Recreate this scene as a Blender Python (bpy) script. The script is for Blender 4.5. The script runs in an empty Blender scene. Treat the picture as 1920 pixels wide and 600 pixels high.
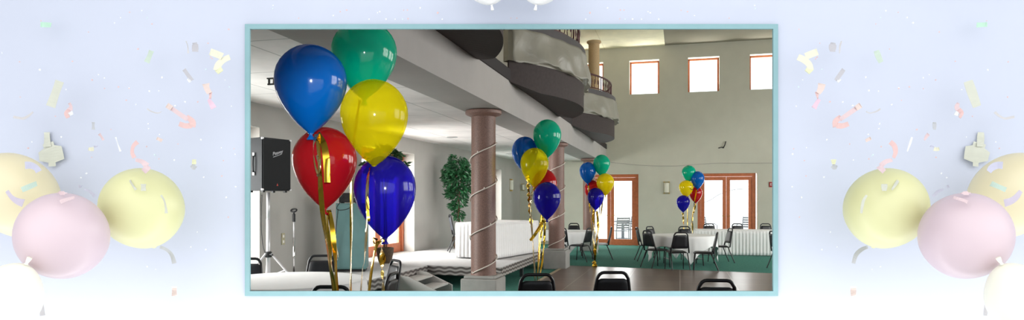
import bpy, math, random
from mathutils import Vector, Matrix, Euler
random.seed(7)
PI = math.pi
S = bpy.context.scene
COL = S.collection

# ------------------------------------------------------------------ view
F = 1226.0; EYE = 1.45; TH = math.atan(315 / F)
c_, s_ = math.cos(TH), math.sin(TH)
RIGHT = Vector((c_, s_, 0)); FWD = Vector((-s_, c_, 0)); UP = Vector((0, 0, 1))

def P(px, py, t):
    return FWD * t + RIGHT * ((px - 960) / F * t) + Vector((0, 0, EYE + (377 - py) / F * t))
def PZ(px, py, z):
    return P(px, py, (EYE - z) * F / (py - 377))
def PY(px, py, Y):
    a = (px - 960) / F
    return P(px, py, Y / (c_ + a * s_))
def PX(px, py, X):
    a = (px - 960) / F
    return P(px, py, X / (a * c_ - s_))

# ------------------------------------------------------------------ materials
def sl(v):
    v /= 255.0
    return v / 12.92 if v <= 0.04045 else ((v + 0.055) / 1.055) ** 2.4
def rgb(r, g, b, k=1.0):
    return (min(1, sl(r) * k), min(1, sl(g) * k), min(1, sl(b) * k), 1)

def mat(name, col, rough=0.6, metal=0.0, var=0.0, scale=8.0, bump=0.0, spec=0.5, bscale=None):
    m = bpy.data.materials.new(name); m.use_nodes = True
    nt = m.node_tree; b = nt.nodes['Principled BSDF']
    b.inputs['Base Color'].default_value = col
    b.inputs['Roughness'].default_value = rough
    b.inputs['Metallic'].default_value = metal
    b.inputs['Specular IOR Level'].default_value = spec
    tc = nt.nodes.new('ShaderNodeTexCoord')
    if var > 0:
        n = nt.nodes.new('ShaderNodeTexNoise'); n.inputs['Scale'].default_value = scale
        n.inputs['Detail'].default_value = 5
        r = nt.nodes.new('ShaderNodeValToRGB')
        r.color_ramp.elements[0].position = 0.3; r.color_ramp.elements[1].position = 0.7
        r.color_ramp.elements[0].color = tuple(max(0, x * (1 - var)) for x in col[:3]) + (1,)
        r.color_ramp.elements[1].color = tuple(min(1, x * (1 + var)) for x in col[:3]) + (1,)
        nt.links.new(tc.outputs['Object'], n.inputs['Vector'])
        nt.links.new(n.outputs['Fac'], r.inputs['Fac'])
        nt.links.new(r.outputs['Color'], b.inputs['Base Color'])
    if bump > 0:
        n2 = nt.nodes.new('ShaderNodeTexNoise'); n2.inputs['Scale'].default_value = bscale or scale * 4
        n2.inputs['Detail'].default_value = 4
        bp = nt.nodes.new('ShaderNodeBump'); bp.inputs['Strength'].default_value = bump
        bp.inputs['Distance'].default_value = 0.01
        nt.links.new(tc.outputs['Object'], n2.inputs['Vector'])
        nt.links.new(n2.outputs['Fac'], bp.inputs['Height'])
        nt.links.new(bp.outputs['Normal'], b.inputs['Normal'])
    return m

def balloon_mat(name, col, clear, tint=None, rough=0.1, trl=0.3):
    """latex: glossy skin, some light passes through"""
    m = bpy.data.materials.new(name); m.use_nodes = True
    nt = m.node_tree; b = nt.nodes['Principled BSDF']; out = nt.nodes['Material Output']
    b.inputs['Base Color'].default_value = col; b.inputs['Roughness'].default_value = rough
    b.inputs['Specular IOR Level'].default_value = 0.6
    n = nt.nodes.new('ShaderNodeTexNoise'); n.inputs['Scale'].default_value = 6
    tc = nt.nodes.new('ShaderNodeTexCoord'); nt.links.new(tc.outputs['Object'], n.inputs['Vector'])
    r = nt.nodes.new('ShaderNodeValToRGB')
    r.color_ramp.elements[0].color = tuple(x * 0.93 for x in col[:3]) + (1,)
    r.color_ramp.elements[1].color = tuple(min(1, x * 1.07) for x in col[:3]) + (1,)
    nt.links.new(n.outputs['Fac'], r.inputs['Fac']); nt.links.new(r.outputs['Color'], b.inputs['Base Color'])
    tl = nt.nodes.new('ShaderNodeBsdfTranslucent'); nt.links.new(r.outputs['Color'], tl.inputs['Color'])
    m1 = nt.nodes.new('ShaderNodeMixShader'); m1.inputs[0].default_value = trl
    nt.links.new(b.outputs[0], m1.inputs[1]); nt.links.new(tl.outputs[0], m1.inputs[2])
    tr = nt.nodes.new('ShaderNodeBsdfTransparent'); tr.inputs['Color'].default_value = tint or col
    m2 = nt.nodes.new('ShaderNodeMixShader'); m2.inputs[0].default_value = clear
    nt.links.new(m1.outputs[0], m2.inputs[1]); nt.links.new(tr.outputs[0], m2.inputs[2])
    nt.links.new(m2.outputs[0], out.inputs['Surface'])
    return m

def glass_mat(name):
    m = bpy.data.materials.new(name); m.use_nodes = True
    nt = m.node_tree; out = nt.nodes['Material Output']
    nt.nodes.remove(nt.nodes['Principled BSDF'])
    tr = nt.nodes.new('ShaderNodeBsdfTransparent'); tr.inputs['Color'].default_value = (0.96, 0.98, 0.98, 1)
    gl = nt.nodes.new('ShaderNodeBsdfGlossy'); gl.inputs['Roughness'].default_value = 0.02
    mx = nt.nodes.new('ShaderNodeMixShader'); mx.inputs[0].default_value = 0.06
    nt.links.new(tr.outputs[0], mx.inputs[1]); nt.links.new(gl.outputs[0], mx.inputs[2])
    nt.links.new(mx.outputs[0], out.inputs['Surface'])
    return m

def plastic_sheet_mat(name):
    m = bpy.data.materials.new(name); m.use_nodes = True
    nt = m.node_tree; out = nt.nodes['Material Output']; b = nt.nodes['Principled BSDF']
    b.inputs['Base Color'].default_value = rgb(180, 176, 164); b.inputs['Roughness'].default_value = 0.35
    tc = nt.nodes.new('ShaderNodeTexCoord')
    n = nt.nodes.new('ShaderNodeTexNoise'); n.inputs['Scale'].default_value = 5; n.inputs['Detail'].default_value = 6
    n.inputs['Distortion'].default_value = 1.2
    bp = nt.nodes.new('ShaderNodeBump'); bp.inputs['Strength'].default_value = 0.6; bp.inputs['Distance'].default_value = 0.03
    nt.links.new(tc.outputs['Object'], n.inputs['Vector']); nt.links.new(n.outputs['Fac'], bp.inputs['Height'])
    nt.links.new(bp.outputs['Normal'], b.inputs['Normal'])
    tl = nt.nodes.new('ShaderNodeBsdfTranslucent'); tl.inputs['Color'].default_value = rgb(205, 205, 195)
    m1 = nt.nodes.new('ShaderNodeMixShader'); m1.inputs[0].default_value = 0.25
    nt.links.new(b.outputs[0], m1.inputs[1]); nt.links.new(tl.outputs[0], m1.inputs[2])
    tr = nt.nodes.new('ShaderNodeBsdfTransparent')
    m2 = nt.nodes.new('ShaderNodeMixShader'); m2.inputs[0].default_value = 0.2
    nt.links.new(m1.outputs[0], m2.inputs[1]); nt.links.new(tr.outputs[0], m2.inputs[2])
    nt.links.new(m2.outputs[0], out.inputs['Surface'])
    return m

def zebra_mat(name):
    """stage skirting printed with wavy light and dark bands"""
    m = bpy.data.materials.new(name); m.use_nodes = True
    nt = m.node_tree; b = nt.nodes['Principled BSDF']; b.inputs['Roughness'].default_value = 0.35
    tc = nt.nodes.new('ShaderNodeTexCoord'); sep = nt.nodes.new('ShaderNodeSeparateXYZ')
    nt.links.new(tc.outputs['Object'], sep.inputs[0])
    def mth(op, a=None, bv=None, la=None, lb=None):
        n = nt.nodes.new('ShaderNodeMath'); n.operation = op
        if a is not None: n.inputs[0].default_value = a
        if bv is not None: n.inputs[1].default_value = bv
        if la: nt.links.new(la, n.inputs[0])
        if lb: nt.links.new(lb, n.inputs[1])
        return n.outputs[0]
    xy = mth('ADD', la=sep.outputs['X'], lb=sep.outputs['Y'])
    sw = mth('SINE', la=mth('MULTIPLY', la=xy, bv=32.0))
    h = mth('ADD', la=mth('MULTIPLY', la=sep.outputs['Z'], bv=95.0), lb=mth('MULTIPLY', la=sw, bv=0.9))
    v = mth('SINE', la=h)
    r = nt.nodes.new('ShaderNodeValToRGB')
    r.color_ramp.elements[0].position = 0.35; r.color_ramp.elements[1].position = 0.75
    r.color_ramp.elements[0].color = rgb(84, 76, 74); r.color_ramp.elements[1].color = rgb(172, 166, 162)
    mp = nt.nodes.new('ShaderNodeMapRange'); mp.inputs['From Min'].default_value = -1
    nt.links.new(v, mp.inputs['Value']); nt.links.new(mp.outputs[0], r.inputs['Fac'])
    nt.links.new(r.outputs['Color'], b.inputs['Base Color'])
    return m

def grid_mat(name, col, line, sx, sy, wid, rough, rot=0.0, var=0.05, spec=0.5, bump=0.0):
    """flat field with thin joint lines on a grid of sx by sy metres"""
    m = mat(name, col, rough, spec=spec)
    nt = m.node_tree; b = nt.nodes['Principled BSDF']
    tc = [n for n in nt.nodes if n.type == 'TEX_COORD'][0]
    mp = nt.nodes.new('ShaderNodeMapping'); mp.inputs['Rotation'].default_value = (0, 0, rot)
    nt.links.new(tc.outputs['Object'], mp.inputs['Vector'])
    br = nt.nodes.new('ShaderNodeTexBrick'); br.offset = 0.0; br.squash = 1.0
    br.inputs['Scale'].default_value = 1.0
    br.inputs['Brick Width'].default_value = sx; br.inputs['Row Height'].default_value = sy
    br.inputs['Mortar Size'].default_value = wid
    br.inputs['Color1'].default_value = tuple(x * (1 - var) for x in col[:3]) + (1,)
    br.inputs['Color2'].default_value = tuple(min(1, x * (1 + var)) for x in col[:3]) + (1,)
    br.inputs['Mortar'].default_value = line
    nt.links.new(mp.outputs[0], br.inputs['Vector'])
    n = nt.nodes.new('ShaderNodeTexNoise'); n.inputs['Scale'].default_value = 3; n.inputs['Detail'].default_value = 6
    nt.links.new(tc.outputs['Object'], n.inputs['Vector'])
    mr = nt.nodes.new('ShaderNodeMapRange'); mr.inputs['To Min'].default_value = 0.82; mr.inputs['To Max'].default_value = 1.15
    nt.links.new(n.outputs['Fac'], mr.inputs['Value'])
    mx = nt.nodes.new('ShaderNodeMixRGB'); mx.blend_type = 'MULTIPLY'; mx.inputs[0].default_value = 1
    nt.links.new(br.outputs['Color'], mx.inputs[1]); nt.links.new(mr.outputs[0], mx.inputs[2])
    nt.links.new(mx.outputs[0], b.inputs['Base Color'])
    return m

KF = 0.66     # how pale the paint of the outer wall and its party things is
M = {}
M['blue_wall'] = mat('pale_blue_paint', rgb(224, 231, 249, KF), 0.8, var=0.012, scale=3, spec=0.1)
M['teal'] = mat('teal_frame_paint', rgb(168, 211, 218, 0.58), 0.7, var=0.03, scale=20, spec=0.15)
M['terrace'] = mat('pale_paving', rgb(242, 242, 240), 0.8, var=0.03, scale=4)
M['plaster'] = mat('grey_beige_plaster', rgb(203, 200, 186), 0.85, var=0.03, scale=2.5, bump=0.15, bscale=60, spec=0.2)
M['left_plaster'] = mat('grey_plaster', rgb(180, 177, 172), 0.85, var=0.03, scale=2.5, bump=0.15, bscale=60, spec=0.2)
M['beam'] = mat('warm_grey_plaster', rgb(178, 173, 170), 0.85, var=0.03, scale=3, bump=0.1, bscale=50, spec=0.2)
M['ceil_tile'] = grid_mat('ceiling_tile', rgb(243, 237, 236), rgb(190, 186, 185), 1.2, 1.2, 0.008, 0.85, var=0.015, spec=0.1)
M['ceil_shaded'] = mat('shaded_ceiling', rgb(150, 144, 130), 0.9, var=0.04, scale=1.5, spec=0.1)  # shade on the hall side of the ceiling, put into the colour
M['ceil_lit'] = grid_mat('lit_cream_ceiling', rgb(243, 236, 206), rgb(225, 216, 180), 2.4, 1.7, 0.012, 0.8, var=0.01)  # light on the balcony side of the ceiling, put into the cream
M['carpet'] = mat('green_carpet', rgb(80, 134, 122), 0.95, var=0.18, scale=25, bump=0.4, bscale=300, spec=0.05)
M['dance'] = grid_mat('brown_parquet', rgb(104, 84, 75), rgb(160, 148, 138), 0.914, 0.914, 0.006, 0.30, var=0.08, rot=0.0, spec=0.35)
M['trim_wood'] = mat('pale_edge_strip', rgb(178, 160, 130), 0.4, metal=0.0, var=0.05)
M['stage_top'] = mat('pale_stage_carpet', rgb(205, 203, 203), 0.9, var=0.05, scale=30, bump=0.2, bscale=200)
M['stage_under'] = mat('stage_steel_dark', rgb(60, 62, 64), 0.6)
M['zebra'] = zebra_mat('wavy_banded_skirting')
M['granite'] = mat('pinkish_granite', rgb(136, 106, 96), 0.5, var=0.22, scale=70, bump=0.05)
M['granite_far'] = M['granite']
M['plinth'] = mat('grey_plinth_stone', rgb(168, 166, 162), 0.7, var=0.06, scale=12)
M['tan_stone'] = mat('tan_column_stone', rgb(196, 166, 128), 0.6, var=0.1, scale=50)
M['balc_stone'] = mat('dark_brown_render', rgb(57, 46, 45), 0.75, var=0.15, scale=25, bump=0.2, bscale=80)
M['balc_white'] = mat('cream_parapet', rgb(214, 210, 198), 0.8, var=0.03)
M['coping'] = mat('dark_grey_coping', rgb(74, 70, 72), 0.5, var=0.08)
M['iron'] = mat('maroon_iron', rgb(84, 44, 48), 0.4, metal=0.3, var=0.05)
M['sheet'] = plastic_sheet_mat('milky_plastic_sheet')
M['orange_wood'] = mat('orange_stained_wood', rgb(196, 112, 72), 0.45, var=0.12, scale=14)
M['glass'] = glass_mat('clear_pane')
M['white_reveal'] = mat('white_reveal_paint', rgb(238, 234, 228), 0.8, var=0.02)
M['cloth'] = mat('white_linen', rgb(249, 248, 248), 0.85, var=0.02, scale=10, bump=0.08, bscale=120, spec=0.1)
M['table_wood'] = mat('folding_table_top', rgb(140, 120, 98), 0.5, var=0.08)
M['black_metal'] = mat('black_tube', rgb(28, 28, 32), 0.3, var=0.05)
M['black_vinyl'] = mat('black_vinyl', rgb(26, 27, 32), 0.42, var=0.1, scale=20, bump=0.05)
M['grey_vinyl'] = mat('grey_vinyl', rgb(74, 76, 84), 0.45, var=0.1, scale=20)
M['pale_vinyl'] = mat('pale_vinyl', rgb(206, 208, 212), 0.5, var=0.05)
M['speaker'] = mat('black_speaker_carpet', rgb(20, 22, 27), 0.75, var=0.15, scale=60, bump=0.2, bscale=250)
M['grille'] = mat('black_grille_cloth', rgb(14, 15, 19), 0.8, var=0.2, scale=90, bump=0.2, bscale=300)
M['silver'] = mat('silver_tube', rgb(206, 204, 206), 0.35, metal=0.4, var=0.03)
M['chrome'] = mat('polished_chrome', rgb(215, 215, 215), 0.15, metal=1.0)
M['logo'] = mat('silver_lettering', rgb(190, 190, 195), 0.4)
M['red_mark'] = mat('red_badge', rgb(190, 60, 50), 0.5)
M['gold'] = mat('gold_foil', rgb(228, 186, 60), 0.16, metal=1.0, var=0.1, scale=25)
M['silver_foil'] = mat('pale_gold_foil', rgb(236, 220, 176), 0.18, metal=0.9, var=0.06, scale=25)
M['brown_pot'] = mat('brown_wicker', rgb(78, 62, 46), 0.8, var=0.3, scale=40, bump=0.4, bscale=90)
M['trunk'] = mat('brown_bark', rgb(92, 72, 54), 0.85, var=0.2, scale=30)
M['leaf'] = mat('dark_green_leaf', rgb(38, 92, 54), 0.4, var=0.35, scale=9)
M['leaf_far'] = mat('deep_green_leaf', rgb(44, 84, 42), 0.4, var=0.35, scale=9)
M['garland'] = mat('white_light_cord', rgb(232, 222, 212), 0.5)
M['teal_cabinet'] = mat('teal_grey_laminate', rgb(96, 134, 134), 0.5, var=0.06, scale=6)
M['exit_red'] = mat('red_sign_face', rgb(166, 30, 34), 0.4)
M['white_paint'] = mat('white_lettering', rgb(240, 236, 230), 0.5)
M['brass'] = mat('brass', rgb(206, 172, 96), 0.3, metal=0.8)
M['frosted'] = mat('frosted_shade', rgb(228, 224, 208), 0.5)
M['beige'] = mat('beige_plate', rgb(176, 168, 138), 0.6)
M['steps'] = mat('pale_step_paint', rgb(196, 192, 188), 0.7, var=0.05)
M['patio'] = mat('grey_blue_patio_metal', rgb(112, 120, 130), 0.5, var=0.1)
M['black'] = mat('matt_black', rgb(20, 20, 22), 0.6)
M['fascia_line'] = mat('dark_joint', rgb(46, 40, 42), 0.8)

# ------------------------------------------------------------------ mesh building
class MB:
    def __init__(self): self.v = []; self.f = []
    def add(self, vs, fs):
        b = len(self.v); self.v += [Vector(x) for x in vs]; self.f += [tuple(i + b for i in f) for f in fs]; return self
    def box(self, c, d, rz=0.0, mtx=None, bev=0.0):
        x, y, z = (k / 2 for k in d)
        if bev > 0:
            b = min(bev, x * .9, y * .9, z * .9); vs = []; 
            for sx in (-1, 1):
                for sy in (-1, 1):
                    for sz in (-1, 1):
                        vs += [(sx * x, sy * (y - b), sz * (z - b)), (sx * (x - b), sy * y, sz * (z - b)), (sx * (x - b), sy * (y - b), sz * z)]
            def I(sx, sy, sz, k): return ((sx > 0) * 4 + (sy > 0) * 2 + (sz > 0)) * 3 + k
            fs = []
            for s in (-1, 1):
                fs.append((I(s, -1, -1, 0), I(s, 1, -1, 0), I(s, 1, 1, 0), I(s, -1, 1, 0)))
                fs.append((I(-1, s, -1, 1), I(1, s, -1, 1), I(1, s, 1, 1), I(-1, s, 1, 1)))
                fs.append((I(-1, -1, s, 2), I(1, -1, s, 2), I(1, 1, s, 2), I(-1, 1, s, 2)))
                for q in (-1, 1):
                    fs.append((I(s, q, -1, 0), I(s, q, 1, 0), I(s, q, 1, 1), I(s, q, -1, 1)))
                    fs.append((I(s, -1, q, 0), I(s, 1, q, 0), I(s, 1, q, 2), I(s, -1, q, 2)))
                    fs.append((I(-1, s, q, 1), I(1, s, q, 1), I(1, s, q, 2), I(-1, s, q, 2)))
                    for w in (-1, 1): fs.append((I(s, q, w, 0), I(s, q, w, 1), I(s, q, w, 2)))
        else:
            vs = [(-x, -y, -z), (x, -y, -z), (x, y, -z), (-x, y, -z), (-x, -y, z), (x, -y, z), (x, y, z), (-x, y, z)]
            fs = [(0, 3, 2, 1), (4, 5, 6, 7), (0, 1, 5, 4), (1, 2, 6, 5), (2, 3, 7, 6), (3, 0, 4, 7)]
        R = mtx or Matrix.Rotation(rz, 3, 'Z'); C = Vector(c)
        return self.add([R @ Vector(p) + C for p in vs], fs)
    def tube(self, pts, r, n=8, closed=False, rr=None):
        pts = [Vector(p) for p in pts]; k = len(pts); rings = []
        prev = None
        for i, p in enumerate(pts):
            if closed: d = pts[(i + 1) % k] - pts[i - 1]
            else: d = pts[min(i + 1, k - 1)] - pts[max(i - 1, 0)]
            d.normalize()
            if prev is None:
                a = Vector((0, 0, 1)) if abs(d.z) < 0.9 else Vector((1, 0, 0))
                u = d.cross(a).normalized()
            else:
                u = (prev - d * prev.dot(d)).normalized()
            prev = u; w = d.cross(u)
            rad = rr[i] if rr else r
            rings.append([p + (u * math.cos(2 * PI * j / n) + w * math.sin(2 * PI * j / n)) * rad for j in range(n)])
        vs = [x for g in rings for x in g]; fs = []
        for i in range(k if closed else k - 1):
            for j in range(n):
                a, b2 = i * n + j, i * n + (j + 1) % n
                e, f2 = ((i + 1) % k) * n + (j + 1) % n, ((i + 1) % k) * n + j
                fs.append((a, b2, e, f2))
        if not closed:
            fs.append(tuple(range(n))[::-1]); fs.append(tuple((k - 1) * n + j for j in range(n)))
        return self.add(vs, fs)
    def lathe(self, prof, n=32, c=(0, 0, 0), mtx=None):
        """prof: list of (r, z)"""
        C = Vector(c); vs = []; fs = []; k = len(prof)
        for r, z in prof:
            for j in range(n):
                a = 2 * PI * j / n; p = Vector((r * math.cos(a), r * math.sin(a), z))
                vs.append((mtx @ p if mtx else p) + C)
        for i in range(k - 1):
            for j in range(n):
                fs.append((i * n + j, i * n + (j + 1) % n, (i + 1) * n + (j + 1) % n, (i + 1) * n + j))
        fs.append(tuple(range(n))[::-1]); fs.append(tuple((k - 1) * n + j for j in range(n)))
        return self.add(vs, fs)
    def prism(self, poly, z0, z1):
        n = len(poly); vs = [(x, y, z0) for x, y in poly] + [(x, y, z1) for x, y in poly]
        fs = [tuple(range(n))[::-1], tuple(range(n, 2 * n))] + [(i, (i + 1) % n, n + (i + 1) % n, n + i) for i in range(n)]
        return self.add(vs, fs)
    def strip(self, pts, sides, th, nrm):
        """solid thin strip: centre pts, half-width vectors, thickness along nrm"""
        vs = []; fs = []; n = len(pts)
        for p, s in zip(pts, sides):
            p = Vector(p)
            vs += [p - s, p + s, p + s + nrm * th, p - s + nrm * th]
        for i in range(n - 1):
            a, b = i * 4, (i + 1) * 4
            for j in range(4): fs.append((a + j, a + (j + 1) % 4, b + (j + 1) % 4, b + j))
        fs.append((0, 1, 2, 3)); e = (n - 1) * 4; fs.append((e + 3, e + 2, e + 1, e))
        return self.add(vs, fs)
    def build(self, name, m, parent=None, smooth=False, loc=None, angle=None):
        me = bpy.data.meshes.new(name)
        off = Vector(loc) if loc is not None else Vector((0, 0, 0))
        me.from_pydata([tuple(v - off) for v in self.v], [], self.f); me.update()
        import bmesh
        bm = bmesh.new(); bm.from_mesh(me); bmesh.ops.recalc_face_normals(bm, faces=bm.faces[:]); bm.to_mesh(me); bm.free()
        me.materials.append(m)
        if smooth:
            for p in me.polygons: p.use_smooth = True
            if angle:
                try: me.set_sharp_from_angle(angle=angle)
                except Exception: pass
        o = bpy.data.objects.new(name, me); COL.objects.link(o)
        if loc is not None: o.location = off
        if parent: o.parent = parent
        return o

def tag(o, label, cat, group=None):
    o['label'] = label; o['category'] = cat
    if group: o['group'] = group
    return o
def thing(name, label, cat, loc=(0, 0, 0), rz=0.0, group=None):
    o = bpy.data.objects.new(name, None); COL.objects.link(o); o.empty_display_size = 0.1
    o.location = loc; o.rotation_euler = (0, 0, rz)
    return tag(o, label, cat, group)
def struct(o, label=None):
    o['kind'] = 'structure'
    if label: o['label'] = label
    return o
KIDS = {}
def dup(root, loc, rz, label=None, group=None, scale=None):
    def cp(o, par):
        c = o.copy(); COL.objects.link(c)
        if par: c.parent = par
        for ch in [x for x in bpy.data.objects if x.parent == o]: cp(ch, c)
        return c
    r = cp(root, None)
    r.location = loc; r.rotation_euler = (0, 0, rz)
    if scale: r.scale = scale
    if label: r['label'] = label
    if group: r['group'] = group
    return r
def catmull(p, m=6):
    out = []; n = len(p); p = [Vector(x) for x in p]
    for i in range(n - 1):
        a, b, c, d = p[max(i - 1, 0)], p[i], p[i + 1], p[min(i + 2, n - 1)]
        for k in range(m):
            t = k / m
            out.append(0.5 * ((2 * b) + (c - a) * t + (2 * a - 5 * b + 4 * c - d) * t * t + (3 * b - a - 3 * c + d) * t ** 3))
    out.append(p[-1]); return out

def wall_holes(p0, p1, z0, z1, th, holes, side=1):
    """wall from p0 to p1 (xy), thickness th to the left of the direction times side; holes: (u0,u1,z0,z1)"""
    p0 = Vector((p0[0], p0[1], 0)); p1 = Vector((p1[0], p1[1], 0)); d = (p1 - p0); L = d.length; d.normalize()
    n = Vector((-d.y, d.x, 0)) * side * th
    us = sorted({0, L} | {h[0] for h in holes} | {h[1] for h in holes}); zs = sorted({z0, z1} | {h[2] for h in holes} | {h[3] for h in holes})
    mb = MB()
    solid = {}
    for i in range(len(us) - 1):
        for j in range(len(zs) - 1):
            uc = (us[i] + us[i + 1]) / 2; zc = (zs[j] + zs[j + 1]) / 2
            solid[i, j] = not any(h[0] < uc < h[1] and h[2] < zc < h[3] for h in holes)
    idx = {}
    def V(i, j, k):
        if (i, j, k) not in idx:
            idx[i, j, k] = len(mb.v); mb.v.append(p0 + d * us[i] + n * k + Vector((0, 0, zs[j])))
        return idx[i, j, k]
    for (i, j), s in solid.items():
        if not s: continue
        for k in (0, 1): mb.f.append((V(i, j, k), V(i + 1, j, k), V(i + 1, j + 1, k), V(i, j + 1, k)))
        if not solid.get((i - 1, j)): mb.f.append((V(i, j, 0), V(i, j + 1, 0), V(i, j + 1, 1), V(i, j, 1)))
        if not solid.get((i + 1, j)): mb.f.append((V(i + 1, j, 0), V(i + 1, j + 1, 0), V(i + 1, j + 1, 1), V(i + 1, j, 1)))
        if not solid.get((i, j - 1)): mb.f.append((V(i, j, 0), V(i + 1, j, 0), V(i + 1, j, 1), V(i, j, 1)))
        if not solid.get((i, j + 1)): mb.f.append((V(i, j + 1, 0), V(i + 1, j + 1, 0), V(i + 1, j + 1, 1), V(i, j + 1, 1)))
    return mb

# ------------------------------------------------------------------ the setting
YB = 21.6; XL0 = -5.64; XL1 = -5.27; YL = 13.4; XR = 7.5; ZC = 6.5; ZA = 2.8; ZS = 0.35; XF = -2.35
TW = 2.2     # distance of the pale blue wall from the eye
def fw(s, t, z): return FWD * t + RIGHT * s + Vector((0, 0, z))
def PW(px, py, t=TW): return P(px, py, t)

# pale blue outer wall with a rectangular opening (jambs splayed into the hall)
def front_wall():
    mb = MB(); T0, T1 = TW, TW + 0.12
    lo = (-5.4, -0.0); hi = (8.4, 6.7)
    o0 = [(464 - 960) / F * TW, (1454 - 960) / F * TW, EYE + (377 - 550) / F * TW, EYE + (377 - 50) / F * TW]
    g = 0.11; o1 = [o0[0] - g, o0[1] + g, o0[2] - g, o0[3] + g]
    def ring(o, t):
        A = [fw(lo[0], t, lo[1]), fw(hi[0], t, lo[1]), fw(hi[0], t, hi[1]), fw(lo[0], t, hi[1])]
        B = [fw(o[0], t, o[2]), fw(o[1], t, o[2]), fw(o[1], t, o[3]), fw(o[0], t, o[3])]
        return A + B
    mb.v = ring(o0, T0) + ring(o1, T1)
    for i in range(4):
        j = (i + 1) % 4
        mb.f += [(i, j, 4 + j, 4 + i), (8 + i, 8 + j, 12 + j, 12 + i), (i, j, 8 + j, 8 + i), (4 + i, 4 + j, 12 + j, 12 + i)]
    return struct(mb.build('wall_front', M['blue_wall']), 'pale blue wall with the teal framed opening into the hall')
front_wall()
# teal frame round the opening
mb = MB(); ta, tb = TW - 0.01, TW - 0.0005
def fr(px, py, t): return P(px, py, ta) + FWD * (t - ta)
out = [(459, 555), (1459, 555), (1459, 45), (459, 45)]; inn = [(468, 546), (1450, 546), (1450, 54), (468, 54)]
mb.v = [fr(x, y, ta) for x, y in out] + [fr(x, y, ta) for x, y in inn] + [fr(x, y, tb) for x, y in out] + [fr(x, y, tb) for x, y in inn]
for i in range(4):
    j = (i + 1) % 4
    mb.f += [(i, j, 4 + j, 4 + i), (8 + i, 8 + j, 12 + j, 12 + i), (i, j, 8 + j, 8 + i), (4 + i, 4 + j, 12 + j, 12 + i)]
struct(mb.build('trim_1', M['teal']), 'flat teal frame round the opening in the pale blue wall')

# floors
struct(MB().prism([(-9, .0), (11, 4.6), (11, 24), (-9, 24)], -0.2, 0).build('floor', M['carpet']), 'green carpet of the hall')
struct(MB().prism([(-14, -9), (14, -9), (14, 5.2), (-14, -1.4)], -0.25, -0.02).build('floor_terrace', M['terrace']))
struct(MB().prism([(-20, 21.9), (20, 21.9), (20, 60), (-20, 60)], -0.3, -0.06).build('floor_patio', M['terrace']))
struct(MB().prism([(-30, -5), (-6.3, -5), (-6.3, 21.8), (-30, 21.8)], -0.3, -0.06).build('floor_yard', M['terrace']))
struct(MB().prism([(7.9, -5), (30, -5), (30, 21.8), (7.9, 21.8)], -0.3, -0.06).build('floor_path', M['terrace']))
# dance floor
dp = [(-2.42, 3.2), (6.4, 3.2), (6.4, 13.15), (-2.42, 14.3)]
struct(MB().prism(dp, 0.0, 0.022).build('floor_dance', M['dance']), 'brown parquet dance floor laid on the carpet')
e = 0.07
struct(MB().prism([(-2.42 - e, 3.2), (-2.42, 3.2), (-2.42, 14.3), (-2.42 - e, 14.36)], 0, 0.024).build('trim_2', M['trim_wood']), 'pale edge strip of the dance floor')
struct(MB().prism([(-2.42, 14.3), (6.4, 13.15), (6.4, 13.15 + e * .7), (-2.42, 14.3 + e * .7)], 0, 0.024).build('trim_3', M['dance']))

# back wall openings (from their inner faces)
def rect_on_back(x0, x1, y0, y1, Y=YB):
    a = PY(x0, (y0 + y1) / 2, Y); b = PY(x1, (y0 + y1) / 2, Y); xm = (x0 + x1) / 2
    return a.x, b.x, PY(xm, y1, Y).z, PY(xm, y0, Y).z
cw = [rect_on_back(1078, 1131, 118, 182), rect_on_back(1180, 1236, 112, 175), rect_on_back(1290, 1349, 106.5, 171), rect_on_back(1406, 1467, 101, 167)]
zw0 = sum(w[2] for w in cw) / 4; zw1 = sum(w[3] for w in cw) / 4
dr = [rect_on_back(1093, 1197, 326, 462), rect_on_back(1308, 1420, 326, 462)]
zd1 = (dr[0][3] + dr[1][3]) / 2
holes = [(w[0] + 5.27 + 0.6, w[1] + 5.27 + 0.6, zw0, zw1) for w in cw] + [(d[0] + 5.87, d[1] + 5.87, 0.0, zd1) for d in dr]
BT = 0.32
struct(wall_holes((-5.87, YB), (XR + .3, YB), 0, ZC + .1, BT, holes).build('wall_back', M['plaster']), 'tall grey-beige end wall')

def window_unit(n, x0, x1, z0, z1, Y, fw_=0.07):
    w = MB().box(((x0 + x1) / 2, Y + .02, z1 - fw_ / 2), (x1 - x0, .06, fw_))
    w.box(((x0 + x1) / 2, Y + .02, z0 + fw_ / 4), (x1 - x0, .06, fw_ / 2))
    for x in (x0 + fw_ / 2, x1 - fw_ / 2): w.box((x, Y + .02, (z0 + z1) / 2), (fw_, .06, z1 - z0 - fw_))
    f = struct(w.build('window_%d' % n, M['orange_wood']), 'small square window high in the end wall')
    MB().box(((x0 + x1) / 2, Y + .02, (z0 + z1) / 2), (x1 - x0 - fw_, .012, z1 - z0 - fw_)).build('pane', M['glass'], f)
    return f
for i, w in enumerate(cw): window_unit(i + 1, w[0], w[1], zw0, zw1, YB + 0.25, .055)

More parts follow.
